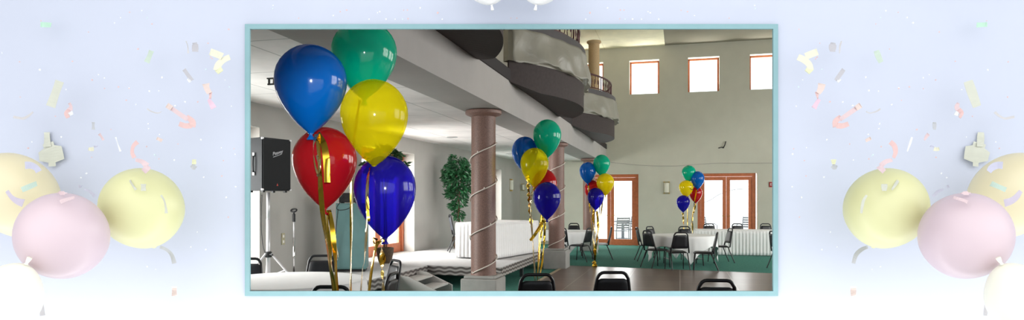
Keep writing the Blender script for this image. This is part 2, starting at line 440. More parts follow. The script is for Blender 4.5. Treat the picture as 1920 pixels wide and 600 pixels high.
def french_door(n, A, B, z0, z1, nrm, label, frame=0.10, stile=0.11, leaves=2, m=None):
    """door unit between floor points A and B; nrm points outward"""
    m = m or M['orange_wood']; A = Vector((A[0], A[1], 0)); B = Vector((B[0], B[1], 0)); d = B - A; L = d.length; d.normalize()
    nrm = Vector((nrm[0], nrm[1], 0)); rz = math.atan2(d.y, d.x)
    def bx(mb, u, z, su, sz, dep, off=0.0): mb.box(A + d * u + nrm * off + Vector((0, 0, z)), (su, dep, sz), rz)
    H = z1 - z0; f = MB()
    bx(f, frame / 2, z0 + H / 2, frame, H, .10); bx(f, L - frame / 2, z0 + H / 2, frame, H, .10)
    bx(f, L / 2, z1 - frame / 2, L - 2 * frame, frame, .10)
    fo = struct(f.build('door_%d' % n, m), label)
    lw = (L - 2 * frame) / leaves
    for k in range(leaves):
        u0 = frame + k * lw; lf = MB()
        s = stile
        bx(lf, u0 + s / 2 + .003, z0 + (H - frame) / 2, s, H - frame - .01, .05); bx(lf, u0 + lw - s / 2 - .003, z0 + (H - frame) / 2, s, H - frame - .01, .05)
        bx(lf, u0 + lw / 2, z1 - frame - s / 2 - .005, lw - 2 * s, s, .05); bx(lf, u0 + lw / 2, z0 + s * 0.9, lw - 2 * s, s * 1.8, .05)
        lo = lf.build('door_leaf', m, fo)
        g = MB(); bx(g, u0 + lw / 2, z0 + s * 1.8 + (H - frame - s * 2.8) / 2, lw - 2 * s, H - frame - s * 2.8, .012)
        g.build('pane', M['glass'], lo)
        hd = MB(); side = u0 + (lw - s / 2 if k == 0 else s / 2)
        p = A + d * side - nrm * .05 + Vector((0, 0, z0 + .98)); hd.tube([p, p - nrm * .04, p - nrm * .04 + d * (.1 if k else -.1)], .009, 6)
        hd.build('handle', M['brass'], lo)
    return fo
for i, d in enumerate(dr):
    french_door(i + 1, (d[0], YB + .12), (d[1] - (.04 if i else 0), YB + .12), 0.0, zd1, (0, 1),
                'orange wood glazed double door behind the round tables' if i == 0 else 'orange wood glazed double door behind the skirted table')

# left wall with three deep openings
LH = [(5.4, 7.9, 2.47), (10.9, 13.35, 2.48), (17.0, 19.55, 2.43)]
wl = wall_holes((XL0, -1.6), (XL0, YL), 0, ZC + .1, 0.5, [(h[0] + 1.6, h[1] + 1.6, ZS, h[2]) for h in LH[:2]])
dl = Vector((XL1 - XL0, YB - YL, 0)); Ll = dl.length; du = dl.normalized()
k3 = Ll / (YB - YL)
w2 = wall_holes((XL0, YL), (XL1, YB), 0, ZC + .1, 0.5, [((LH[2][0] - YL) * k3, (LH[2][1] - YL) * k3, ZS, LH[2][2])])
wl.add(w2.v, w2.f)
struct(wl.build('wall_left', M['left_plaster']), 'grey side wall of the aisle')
french_door(3, (XL0 - .3, LH[0][0]), (XL0 - .3, LH[0][1]), ZS, LH[0][2], (-1, 0), 'bright glazed door opening behind the loudspeaker')
french_door(4, (XL0 - .3, LH[1][0]), (XL0 - .3, LH[1][1]), ZS, LH[1][2], (-1, 0), 'orange framed glazed door opening onto the stage')
pa = Vector((XL0, YL, 0)) + du * (LH[2][0] - YL) * k3 + Vector((-.3, 0, 0)); pb = Vector((XL0, YL, 0)) + du * (LH[2][1] - YL) * k3 + Vector((-.3, 0, 0))
french_door(5, pa, pb, ZS, LH[2][2], (-1, 0), 'narrow bright glazed door behind the granite column')
# right wall with big windows, out of the picture
RWN = [(4.6, 8.6), (10.0, 14.0), (15.4, 19.4)]
struct(wall_holes((XR, 3.6), (XR, YB + .3), 0, ZC + .1, 0.3, [(a - 3.6, b - 3.6, 0.9, 4.2) for a, b in RWN], side=-1).build('wall_right', M['plaster']))
for i, (a, b) in enumerate(RWN):
    w = MB()
    for y in (a + .04, (a + b) / 2, b - .04): w.box((XR + .12, y, 2.55), (.08, .08, 3.3))
    for z in (.94, 2.9, 4.16): w.box((XR + .12, (a + b) / 2, z), (.06, b - a - .1, .08))
    f = struct(w.build('window_%d' % (5 + i), M['orange_wood']))
    MB().box((XR + .12, (a + b) / 2, 2.55), (.012, b - a - .1, 3.2)).build('pane', M['glass'], f)
# ceilings and upper floor
struct(MB().box(((-.47 + XR + .3) / 2, 11, ZC + .06), (XR + .3 + .47, 23, .2)).build('ceiling', M['ceil_shaded']), 'ceiling over the hall, its shade painted in as grey')
struct(MB().box(((-.47 - 6.2) / 2, 11, ZC + .045), (6.2 - .47, 23, .19)).build('ceiling_balcony', M['ceil_lit']), 'cream ceiling over the balconies, painted pale as if lit')
struct(MB().box(((-6.1 - 2.6) / 2, 10, (ZA + 3.3) / 2), (3.5, 23.2, 3.3 - ZA)).build('ceiling_aisle', M['ceil_tile']), 'low tiled ceiling of the side aisle')
struct(MB().box((XF - .28, 11, (2.70 + 3.16) / 2), (.56, 21.2, 3.16 - 2.70)).build('beam', M['beam']), 'long plain beam over the columns')
struct(MB().box((XF - .28, 11, 3.24), (.60, 21.2, .16)).build('trim_4', M['fascia_line']), 'dark upper edge of the beam')

# ------------------------------------------------------------------ balconies
HB = 2.0; SB = .75; R_b = (HB * HB + SB * SB) / (2 * SB); CX = XF + SB - R_b
def arc(Yc, off=0.0, n=40, a0=-1, a1=1):
    am = math.asin(HB / R_b); r = R_b + off
    return [(CX + r * math.cos(am * (a0 + (a1 - a0) * k / n)), Yc + r * math.sin(am * (a0 + (a1 - a0) * k / n))) for k in range(n + 1)]
bal_lab = ['topmost and closest', 'middle', 'lowest and farthest']
for bi, Yc in enumerate((5.5, 10.97, 16.45)):
    wh = ['closest to the blue and green balloons', 'between the two others', 'farthest along, by the end wall'][bi]
    t = thing('balcony', 'curved dark-bottomed balcony over the beam, the one ' + wh, 'balcony', (XF, Yc, 3.1), 0, 'curved balconies over the beam')
    def rel(mb): mb.v = [v - Vector((XF, Yc, 3.1)) for v in mb.v]; return mb
    A = arc(Yc); n = len(A)
    # soffit / band: inner edge at 3.15, outer at 3.0, band to 3.45
    mb = MB(); vs = []; fs = []
    for (x, y) in A: vs += [(XF - .02, y, 3.15), (x, y, 3.04 + 0.11 * (1 - min(1, (x - XF) / .35))), (x, y, 3.45), (XF - .02, y, 3.45)]
    for i in range(n - 1):
        for j in range(4): fs.append((4 * i + j, 4 * i + (j + 1) % 4, 4 * i + 4 + (j + 1) % 4, 4 * i + 4 + j))
    fs += [(0, 1, 2, 3), (4 * n - 1, 4 * n - 2, 4 * n - 3, 4 * n - 4)]
    mb.add(vs, fs); rel(mb).build('balcony_slab', M['balc_stone'], t)
    def shell(off0, off1, z0, z1):
        o, i_ = arc(Yc, off1), arc(Yc, off0); mb = MB(); vs = []; fs = []
        for (a, b), (c, d) in zip(o, i_): vs += [(a, b, z0), (a, b, z1), (c, d, z1), (c, d, z0)]
        for i in range(n - 1):
            for j in range(4): fs.append((4 * i + j, 4 * i + (j + 1) % 4, 4 * i + 4 + (j + 1) % 4, 4 * i + 4 + j))
        fs += [(0, 1, 2, 3), (4 * n - 1, 4 * n - 2, 4 * n - 3, 4 * n - 4)]
        return rel(mb.add(vs, fs))
    shell(-.14, -.02, 3.45, 3.9).build('parapet', M['balc_white'], t)
    shell(-.18, .03, 3.9, 4.03).build('coping', M['coping'], t)
    top = arc(Yc, -.08)
    rail = rel(MB().tube([(x, y, 4.39) for x, y in top], .022, 8)).build('top_rail', M['iron'], t, smooth=True)
    rel(MB().tube([(x, y, 4.09) for x, y in top], .012, 6)).build('bottom_rail', M['iron'], rail, smooth=True)
    P2 = arc(Yc, -.08, 28)
    for k, (x, y) in enumerate(P2):
        post = k % 4 == 0
        mb = MB()
        if post: mb.tube([(x, y, 4.03), (x, y, 4.39)], .014, 6)
        else:
            nx, ny = P2[min(k + 1, 28)][0] - P2[max(k - 1, 0)][0], P2[min(k + 1, 28)][1] - P2[max(k - 1, 0)][1]
            q = Vector((nx, ny, 0)).normalized() * .05; sg = 1 if k % 2 else -1
            mb.tube([Vector((x, y, 4.09)) + q * sg * .6 * math.sin(PI * 2 * j / 12) + Vector((0, 0, .3 * j / 12)) for j in range(13)], .007, 5)
            mb.tube([Vector((x, y, 4.24)) + q * .75 * math.cos(2 * PI * j / 10) + Vector((0, 0, .05 * math.sin(2 * PI * j / 10))) for j in range(10)], .006, 5, closed=True)
        rel(mb).build('rail_post' if post else 'baluster', M['iron'], rail)
    # plastic sheet hung over the parapet
    sh = arc(Yc, 0.035, 90); rows = 14; vs = []; fs = []
    am = len(sh)
    for i, (x, y) in enumerate(sh):
        dx, dy = x - CX, y - Yc; l = math.hypot(dx, dy); dx /= l; dy /= l
        zb = 3.44 - .012 * math.sin(i * .9) - .02 * math.sin(i * .23 + bi)
        for j in range(rows + 1):
            f = j / rows; z = 3.905 + (zb - 3.905) * f
            w = .03 + f * .035 + (.012 + .014 * f) * math.sin(i * .55 + 2.2 * math.sin(f * 2.5 + i * .05)) + .016 * math.sin(i * .21 + f * 5)
            vs.append((x + dx * w, y + dy * w, z))
    for i in range(am - 1):
        for j in range(rows):
            a = i * (rows + 1) + j; fs.append((a, a + rows + 1, a + rows + 2, a + 1))
    so = MB().add(vs, fs).build('plastic_sheet', M['sheet'], smooth=True, loc=(XF + SB, Yc, 3.7))
    sm = so.modifiers.new('th', 'SOLIDIFY'); sm.thickness = .004
    tag(so, 'milky plastic sheet hung on the curved balcony ' + wh, 'plastic sheet', 'plastic sheets on the balconies')

# ------------------------------------------------------------------ columns
def column(x, y, label, ht=2.69, r=.172, z0=0.0, mt=None, plinth=True, top_w=.25):
    mt = mt or M['granite']
    t = thing('column', label, 'column', (x, y, z0), 0, 'granite columns')
    zb = 0.0
    if plinth:
        MB().box((0, 0, .2), (.50, .50, .40), bev=.012).box((0, 0, .42), (.43, .43, .04), bev=.01).build('plinth', M['plinth'], t)
        zb = .44
    H = ht - z0
    MB().lathe([(r * 1.02, zb), (r * 1.0, zb + .05), (r, zb + .3), (r * .985, H * .6), (r * .97, H - .06)], 48).build('shaft', mt, t, smooth=True, angle=.6)
    MB().lathe([(r * 1.0, H - .085), (r * 1.12, H - .075), (top_w * .93, H - .06), (top_w, H - .045), (top_w, H - .012), (top_w * .97, H)], 48).build('capital', mt, t, smooth=True, angle=.5)
    return t
C1 = (-2.62, 8.62); C2 = (-2.58, 13.9); C3 = (-2.58, 19.15)
column(*C1, 'pinkish granite column wrapped in a white cord, standing by the stage corner and stairs')
column(*C2, 'pinkish granite column behind the second balloon bouquet, at the far end of the stage')
column(*C3, 'pinkish granite column by the glazed end doors, mostly behind balloons')
column(-2.50, 19.6, 'tan upper floor column standing behind the farthest balcony', ht=6.24, z0=3.3, mt=M['tan_stone'], plinth=False, r=.168, top_w=.215)
def garland(c, z0, z1, ph, label, pitch=.53, r=.187):
    n = int((z1 - z0) / pitch * 36); pts = []
    for k in range(n + 1):
        z = z0 + (z1 - z0) * k / n; a = ph + 2 * PI * (z - z0) / pitch
        pts.append((c[0] + r * math.cos(a), c[1] + r * math.sin(a), z))
    o = MB().tube(pts, .0085, 6).build('light_cord', M['garland'], smooth=True, loc=(c[0], c[1], z0))
    tag(o, label, 'light cord', 'cords wound round the columns')
    b = MB()
    for k in range(0, n, 11):
        p = Vector(pts[k]); q = Vector((p.x - c[0], p.y - c[1], 0)).normalized()
        b.lathe([(.004, 0), (.008, .006), (.008, .018), (.002, .028)], 6, c=p + q * .006)
    # bulbs along the cord
    b.v = [v - Vector((c[0], c[1], z0)) for v in b.v]
    b.build('bulbs', M['garland'], o)
garland(C1, .47, 2.25, -2.2, 'white cord wound in a spiral round the granite column nearest the camera')
garland(C2, .47, 2.3, -2.6, 'white cord wound in a spiral round the column behind the second balloon bouquet')
cp = P(921, 360, 9.0)
t = thing('wall_switch_box', 'small black box fixed to the side of the nearest granite column', 'switch box', cp + Vector((.02, .0, 0)), .2)
MB().box((0, 0, 0), (.05, .09, .19), bev=.006).build('housing', M['black'], t)
MB().box((.0, -.048, .03), (.03, .006, .05)).build('cover_plate', M['black_vinyl'], t)

# ------------------------------------------------------------------ stage
XE = -2.885; XN = -4.2; YN = 10.5; YS0 = 7.15; YE = 14.75
sp = [(XL0 + .02, YS0), (XN, YS0), (XN, YN), (XE, YN), (XE, YE), (XL0 + .10, YE), (XL0 + .02, YL)]
t = thing('stage', 'low L-shaped stage platform with pale top and wavy banded skirting', 'stage', (0, 0, 0))
MB().prism(sp, ZS - .045, ZS).build('stage_top', M['stage_top'], t)
sk = [(XN, YS0), (XN, YN), (XE, YN), (XE, YE)]
for (a, b) in zip(sk, sk[1:]):
    d = Vector((b[0] - a[0], b[1] - a[1], 0)); L = d.length
    sk_o = MB().box((0, 0, 0), (L, .012, .15)).build('skirting', M['zebra'], t)
    sk_o.location = ((a[0] + b[0]) / 2 + .008 * d.y / L, (a[1] + b[1]) / 2 - .008 * d.x / L, ZS - .085)
    sk_o.rotation_euler = (0, 0, math.atan2(d.y, d.x))
lp = [(XN - .06, YS0 + .1), (XN - .06, 8.8), (XN - .06, YN - .1), (-3.5, YN + .06), (XE - .06, YN + .06), (XE - .06, 12.2), (XE - .06, YE - .08), (-5.4, YN), (-5.4, YE - .2), (-5.4, YS0 + .1)]
for x, y in lp:
    MB().box((x, y, (ZS - .045) / 2), (.06, .06, ZS - .045)).build('leg', M['stage_under'], t)
# stairs against the stage notch
st = P(776, 545, 9.3); sx, sy = XN + .02, 9.62
t = thing('stage_stairs', 'small pale stair unit standing against the stage notch', 'stairs', (sx, sy, 0))
for yy in (-.36, .36):
    mb = MB(); prof = [(0.01, 0), (.62, 0), (.62, .10), (.16, .30), (.01, .30)]
    mb.add([(x, yy - .015, z) for x, z in prof] + [(x, yy + .015, z) for x, z in prof], [(0, 1, 2, 3, 4), (9, 8, 7, 6, 5)] + [(i, (i + 1) % 5, 5 + (i + 1) % 5, 5 + i) for i in range(5)])
    mb.build('stringer', M['steps'], t)
for k, (xx, zz) in enumerate(((.15, .235), (.42, .12))):
    MB().box((xx, 0, zz), (.28, .68, .025)).build('tread', M['steps'], t)

# ------------------------------------------------------------------ chairs
def chair_proto(name, padm, seatm, label):
    t = thing(name, label, 'chair', (0, 0, 0))
    # seat pad
    mb = MB(); hw0, hw1 = .175, .205; z0 = .385
    n = 6; prof = [(.0, -.018), (.012, -.004), (.03, .012), (.05, .02)]
    def seat_ring(ins, z):
        pts = []
        cs = [(-hw0 + ins, -.19 + ins), (hw0 - ins, -.19 + ins), (hw1 - ins, .2 - ins), (-hw1 + ins, .2 - ins)]
        rad = .05
        for q, (x, y) in enumerate(cs):
            sx_, sy_ = (-1 if x < 0 else 1), (-1 if y < 0 else 1); cx_, cy_ = x - sx_ * rad, y - sy_ * rad
            a0 = [PI, 1.5 * PI, 0, .5 * PI][q]
            for k in range(5): pts.append((cx_ + rad * math.cos(a0 + PI / 2 * k / 4), cy_ + rad * math.sin(a0 + PI / 2 * k / 4), z))
        return pts
    rings = [seat_ring(i, z0 + z) for i, z in prof]; m = len(rings[0]); vs = [p for r in rings for p in r]; fs = []
    for i in range(len(rings) - 1):
        for j in range(m): fs.append((i * m + j, i * m + (j + 1) % m, (i + 1) * m + (j + 1) % m, (i + 1) * m + j))
    fs += [tuple(range(m))[::-1], tuple((len(rings) - 1) * m + j for j in range(m))]
    mb.add(vs, fs).build('seat', seatm, t, smooth=True, angle=.8)
    # back: leaning plane
    def bp(x, z, off=0.0):   # z above floor
        y = -.19 - (z - .38) * .21
        return Vector((x, y + off, z))
    # frame loop
    path = []
    def hw(z): return .192 - (z - .40) * .145
    zt = .80; rc = .055
    left = [bp(-hw(z), z) for z in (.37, .45, .55, .65, .70, zt - rc)]
    cor = [bp(-hw(zt) + rc - rc * math.cos(a) , zt - rc + rc * math.sin(a)) for a in (PI * .12, PI * .25, PI * .38, PI * .5)]
    right = [Vector((-p.x, p.y, p.z)) for p in reversed(left + cor)]
    MB().tube(left + cor + right, .0155, 8).build('back_frame', M['black_metal'], t, smooth=True)
    # pad
    mb = MB(); zs = [.462, .475, .53, .61, .70, .732, .744]; ins = [.03, .008, .0, .0, .0, .008, .03]; vs = []; fs = []
    cols = [-1, -.9, -.5, 0, .5, .9, 1]
    for front in (1, -1):
        for z, q in zip(zs, ins):
            for cx in cols:
                wv = (hw(z) - .006 - q) * cx
                thk = (.020 if abs(cx) < .95 else .006) * (1 if q < .01 else .4)
                vs.append(bp(wv, z, front * thk))
    m = len(cols); k = len(zs)
    for i in range(k - 1):
        for j in range(m - 1):
            a = i * m + j; fs.append((a, a + 1, a + m + 1, a + m)); b = k * m + a; fs.append((b, b + m, b + m + 1, b + 1))
    bd = [i for i in range(m)] + [i * m + m - 1 for i in range(1, k)] + [(k - 1) * m + j for j in range(m - 2, -1, -1)] + [i * m for i in range(k - 2, 0, -1)]
    for i in range(len(bd)):
        a, b = bd[i], bd[(i + 1) % len(bd)]; fs.append((a, b, b + k * m, a + k * m))
    mb.add(vs, fs).build('backrest', padm, t, smooth=True, angle=.9)
    # seat frame
    fr_ = [(-.165, -.185, .368), (.165, -.185, .368), (.19, .17, .368), (-.19, .17, .368)]
    MB().tube(fr_, .010, 6, closed=True).build('seat_frame', M['black_metal'], t)
    for s in (-1, 1):
        MB().tube([(s * .188, .165, .37), (s * .195, .18, .2), (s * .2, .195, .012), (s * .2, .195, 0)], .0115, 8).build('leg', M['black_metal'], t, smooth=True)
        MB().tube([(s * .175, -.15, .37), (s * .18, -.22, .2), (s * .188, -.30, .012), (s * .188, -.30, 0)], .0115, 8).build('leg', M['black_metal'], t, smooth=True)
    return t
proto = chair_proto('banquet_chair', M['black_vinyl'], M['black_vinyl'], 'x')
proto_used = False
def at_back(px, ytop, rel, z0=0.0):
    tt = (EYE - .80 - z0) * F / (ytop - 377); B = P(px, ytop, tt); rz = TH + math.radians(rel)
    o = Matrix.Rotation(rz, 3, 'Z') @ Vector((0, -.278, 0))
    return Vector((B.x - o.x, B.y - o.y, z0)), rz
def chair(px, ytop, rel, label, group, z0=0.0):
    global proto_used
    loc, rz = at_back(px, ytop, rel, z0)
    return chair_at(loc, rz, label, group)
def chair_at(loc, rz, label, group):
    global proto_used
    if not proto_used:
        proto_used = True; proto.location = loc; proto.rotation_euler = (0, 0, rz); proto['label'] = label; proto['group'] = group; return proto
    return dup(proto, loc, rz, label, group)
g1 = 'black chairs near the first white round table'
chair(466, 485, 180, 'black banquet chair behind the nearest round table, in front of the bright door', g1)
chair(603, 479.5, 188, 'black banquet chair behind the nearest round table, below the red balloon', g1)
chair(620, 538, 0, 'black banquet chair before the nearest round table, only its top rail showing', g1)
chair(743, 488.5, 122, 'black banquet chair beside the gold ribbons with the pale stage showing through its handle', g1)
chair(738, 513, 82, 'black banquet chair in front of the stage stairs, seen from the side', g1)
g2 = 'black chairs along the bottom of the opening'
chair(1007, 515, 4, 'black banquet chair with gold ribbons hanging behind its back, beside the dance floor edge', g2)
chair(1149, 511, 0, 'black banquet chair alone on the dance floor with a wide handle opening, seen from behind', g2)
chair(1344, 526, -6, 'black banquet chair on the dance floor below the far round table, only its handle showing', g2)
g3 = 'black chairs round the far round table'
chair(1277, 436, 3, 'black banquet chair with its back to us, centred before the far round table', g3)
chair(1345, 436, 76, 'black banquet chair turned towards the far round table, before the skirted table', g3)
chair(1370, 428.5, 92, 'black banquet chair seen in profile between far round table and skirted table', g3)
chair(1213, 433, -62, 'black banquet chair turned towards the far round table, its seat under the cloth edge', g3)
chair(1218, 425, -140, 'black banquet chair behind another chair, at the far side of the far round table', g3)
chair(1283, 425, 180, 'black banquet chair facing us from behind the far round table', g3)
chair(1194, 427, -90, 'black banquet chair seen edge-on by the glazed door, beside far round table', g3)
g4 = 'black chairs along the skirted table'
chair(1329, 419.6, 180, 'black banquet chair behind the skirted table, in front of the first glass leaf', g4)
chair(1382, 419.6, 180, 'black banquet chair behind the skirted table, in front of the second glass leaf', g4)
chair(1435, 419.6, 180, 'black banquet chair behind the skirted table, against the plain wall', g4)
chair(1449, 434, -80, 'black banquet chair in front of the skirted table, cut by the teal frame', g4)
g5 = 'black chairs round the table behind the column'
chair(1076, 419, 180, 'black banquet chair facing us behind the round table next to the column', g5)
chair(1106, 428, 55, 'black banquet chair beside the third balloon bouquet, seen from behind', g5)
wc = chair(1147, 426, 84, 'black banquet chair in profile before the glazed door, with a pale shiny seat', g5)
chair(1051, 428, 4, 'black banquet chair half hidden behind the far granite column', g5)
loc, rz = at_back(843, 403, -78, ZS)
sc_ = chair_at(loc, rz, 'black banquet chair on the stage, between ficus and white rectangular table', 'chair on the stage')
def reskin(root, m, names):
    for ch in root.children:
        if ch.name.split('.')[0] in names: ch.material_slots[0].link = 'OBJECT'; ch.material_slots[0].material = m
reskin(sc_, M['grey_vinyl'], ('backrest',)); reskin(wc, M['pale_vinyl'], ('seat',))

# ------------------------------------------------------------------ tables and cloths
def round_table(px, t, R, label_t, label_c, zt=.67, a=.95, rot=0.0):
    c = P(px, 400, t); c.z = 0
    tb = thing('round_table', label_t, 'table', c, rot, 'round banquet tables')
    MB().lathe([(R - .01, zt - .03), (R, zt - .026), (R, zt - .006), (R - .005, zt - .002)], 64).build('tabletop', M['table_wood'], tb)
    for sx_ in (-1, 1):
        for sy_ in (-1, 1):
            MB().tube([(sx_ * .34, sy_ * .28, zt - .03), (sx_ * .38, sy_ * .28, .02), (sx_ * .38, sy_ * .28, 0)], .014, 8).build('leg', M['black_metal'], tb)
    for sx_ in (-1, 1): MB().tube([(sx_ * .37, -.28, .14), (sx_ * .37, .28, .14)], .01, 6).build('stretcher', M['black_metal'], tb)
    n = 144; vs = [(0, 0, zt + .004)]; fs = []
    rows = [.3, .6, .85, .97]; drops = 12
    for f in rows: vs += [(R * f * math.cos(2 * PI * j / n), R * f * math.sin(2 * PI * j / n), zt + .004) for j in range(n)]
    for k in range(drops + 1):
        f = k / drops
        for j in range(n):
            th = 2 * PI * j / n; cc, ss = abs(math.cos(th)), abs(math.sin(th))
            D = a / max(cc, ss) - R * .99
            fold = math.sin(9 * th + .6) * .6 + math.sin(14 * th + 1.7) * .4
            corner = (min(cc, ss) / max(cc, ss)) ** 3
            r = R * 1.004 + .008 + (.03 * fold * (1 - .5 * corner) + .02 + .03 * corner * math.sin(30 * th)) * f ** .8
            if k == 0: r = R * 1.002
            z = zt + .004 - D * f * .985 - (.004 if k else 0)
            vs.append((r * math.cos(th), r * math.sin(th), max(z, .02)))
    for j in range(n): fs.append((0, 1 + j, 1 + (j + 1) % n))
    for i in range(len(rows) + drops):
        for j in range(n): fs.append((1 + i * n + j, 1 + i * n + (j + 1) % n, 1 + (i + 1) * n + (j + 1) % n, 1 + (i + 1) * n + j))
    o = MB().add(vs, fs).build('tablecloth', M['cloth'], smooth=True); o.location = c; o.rotation_euler = (0, 0, rot + TH + .5)
    m = o.modifiers.new('th', 'SOLIDIFY'); m.thickness = .003; m.offset = 1
    tag(o, label_c, 'tablecloth', 'white round tablecloths')
round_table(541, 6.42, .735, 'round folding table under the white cloth in front of the loudspeaker', 'white cloth on the nearest round table, below the red balloon', rot=.9)
round_table(1281, 14.95, .73, 'round folding table ringed by black chairs before the skirted table', 'white cloth on the round table ringed by black chairs', rot=.25)
round_table(1064, 17.0, .73, 'round folding table behind the far granite column', 'white cloth on the round table half hidden by the far column', rot=.2)

def skirt_table(origin, u, L, W, zt, z0, label_t, label_c, open_back=False, group='white skirted tables'):
    """origin: near corner; u along length; v = width direction"""
    u = Vector((u[0], u[1], 0)).normalized(); v = Vector((-u.y, u.x, 0)); O = Vector((origin[0], origin[1], z0)); H = zt
    ctr = O + u * L / 2 + v * W / 2; rz = math.atan2(u.y, u.x)
    tb = thing('banquet_table', label_t, 'table', ctr + Vector((0, 0, .002)), rz, 'long banquet tables')
    MB().box((0, 0, H - .02), (L - .02, W - .02, .034), bev=.006).build('tabletop', M['table_wood'], tb)
    for sx_ in (-1, 1):
        for sy_ in (-1, 1): MB().tube([(sx_ * (L / 2 - .75 * L / 5.2), sy_ * (W / 2 - .1), H - .04), (sx_ * (L / 2 - .72 * L / 5.2), sy_ * (W / 2 - .1), 0)], .014, 8).build('leg', M['black_metal'], tb)
    cl = thing('tablecloth', label_c, 'tablecloth', ctr, rz, group)
    MB().box((0, 0, H + .004), (L + .012, W + .012, .008), bev=.003).box((0, -W / 2 - .008, H - .025), (L + .02, .004, .05)).box((0, W / 2 + .008, H - .025), (L + .02, .004, .05)) \
        .box((-L / 2 - .008, 0, H - .025), (.004, W + .02, .05)).box((L / 2 + .008, 0, H - .025), (.004, W + .02, .05)).build('cloth_top', M['cloth'], cl)
    per = []; step = .012; hx, hy = L / 2 + .014, W / 2 + .014
    seg = [((-hx, hy), (-hx, -hy)), ((-hx, -hy), (hx, -hy)), ((hx, -hy), (hx, hy))] + ([] if open_back else [((hx, hy), (-hx, hy))]); acc = 0
    for a, b in seg:
        d = Vector((b[0] - a[0], b[1] - a[1], 0)); l = d.length; d.normalize(); nn = Vector((d.y, -d.x, 0)); k = int(l / step)
        for i in range(k):
            q = Vector((a[0], a[1], 0)) + d * (l * i / k); edge = min(1, min(i, k - i) / 4)
            s1 = acc + l * i / k; per.append((q, nn, edge, s1))
        acc += l
    vs = []; fs = []; R_ = 8; n = len(per)
    for k in range(R_ + 1):
        f = k / R_
        for q, nn, e_, s1 in per:
            w = (.5 + .5 * math.sin(s1 * 2 * PI / .085 + 1.2 * math.sin(s1 * 2.1))) * (.008 + .018 * f) + .014 * f * (.5 + .5 * math.sin(s1 * 5.1 + 1))
            p = q + nn * (w * e_ + .004); vs.append((p.x, p.y, H - .012 - (H - .035) * f))
    for i in range(R_):
        for j in range(n - 1 if open_back else n): fs.append((i * n + j, i * n + (j + 1) % n, (i + 1) * n + (j + 1) % n, (i + 1) * n + j))
    o = MB().add(vs, fs).build('table_skirt', M['cloth'], cl, smooth=True)
    m = o.modifiers.new('th', 'SOLIDIFY'); m.thickness = .003; m.offset = -1
skirt_table((.42, 18.25), (1, .02), 5.2, .74, .67, 0, 'long banquet table in front of the glazed end doors', 'white pleated cloth and skirt on the long table before the glazed doors', True)
uu = Vector((.22, .975, 0)).normalized(); O = Vector((-3.36, 11.8, 0))
skirt_table((O.x, O.y), (uu.x, uu.y), 1.9, .85, .68, ZS, 'rectangular banquet table standing on the stage', 'white pleated cloth on the rectangular table on the stage')

# ------------------------------------------------------------------ sound gear
sb = P(503, 500, 8.5); sb = Vector((sb.x, sb.y, ZS + .006))
t = thing('speaker_stand', 'silver tripod stand carrying the black loudspeaker by the bright door', 'speaker stand', sb)
MB().tube([(0, 0, .08), (0, 0, .86)], .027, 12).build('lower_pole', M['silver'], t, smooth=True)
ztop = P(503, 361, 8.5).z
MB().tube([(0, 0, .80), (0, 0, ztop - ZS - .004)], .023, 12).build('upper_pole', M['silver'], t, smooth=True)
MB().lathe([(.02, .36), (.045, .365), (.045, .43), (.03, .44)], 14).build('hub', M['black'], t)
kn = MB().tube([(.04, -.02, .40), (.085, -.03, .40)], .012, 8).build('knob', M['black'], t)
for a in (TH - .15, TH + 2.0, TH + 4.1):
    d = Vector((math.cos(a), math.sin(a), 0))
    lg = MB().tube([d * .04 + Vector((0, 0, .41)), d * .40 + Vector((0, 0, .03))], .015, 8).build('leg', M['silver'], t)
    MB().tube([d * .385 + Vector((0, 0, .04)), d * .415 + Vector((0, 0, 0.012))], .019, 8).build('rubber_foot', M['black'], lg)
    MB().tube([d * .02 + Vector((0, 0, .12)), d * .24 + Vector((0, 0, .20))], .008, 6).build('brace', M['silver'], t)
# loudspeaker: trapezoid cabinet, front turned to the hall
nf = (-FWD * math.cos(math.radians(62)) + RIGHT * math.sin(math.radians(62))).normalized()
rzs = math.atan2(nf.y, nf.x) - PI / 2           # local +Y is the front normal
sh_ = .695; base = Vector((sb.x, sb.y, ztop))
t = thing('loudspeaker', 'black loudspeaker cabinet on the silver tripod stand', 'loudspeaker', base, rzs)
wf, wb, dd = .235, .20, .30
pr = [(-wf, dd / 2), (-wb, -dd / 2), (wb, -dd / 2), (wf, dd / 2)]
MB().prism(pr, .022, sh_).build('cabinet', M['speaker'], t)
gr_ = MB().box((0, dd / 2 + .008, sh_ / 2 + .01), (2 * wf - .02, .016, sh_ - .05), bev=.006).build('grille', M['grille'], t)
for sx_ in (-1, 1):
    for sy_ in (-1, 1): MB().box((sx_ * (wb - .02), sy_ * (dd / 2 - .04), .011), (.035, .035, .022)).build('foot', M['black'], t)
    MB().box((sx_ * (wf - .008), dd / 2 + .002, sh_ - .012), (.03, .03, .028), bev=.006).build('corner_cap', M['silver'], t)
    MB().box((sx_ * (wf - .008), dd / 2 + .002, .036), (.03, .03, .028), bev=.006).build('corner_cap', M['silver'], t)
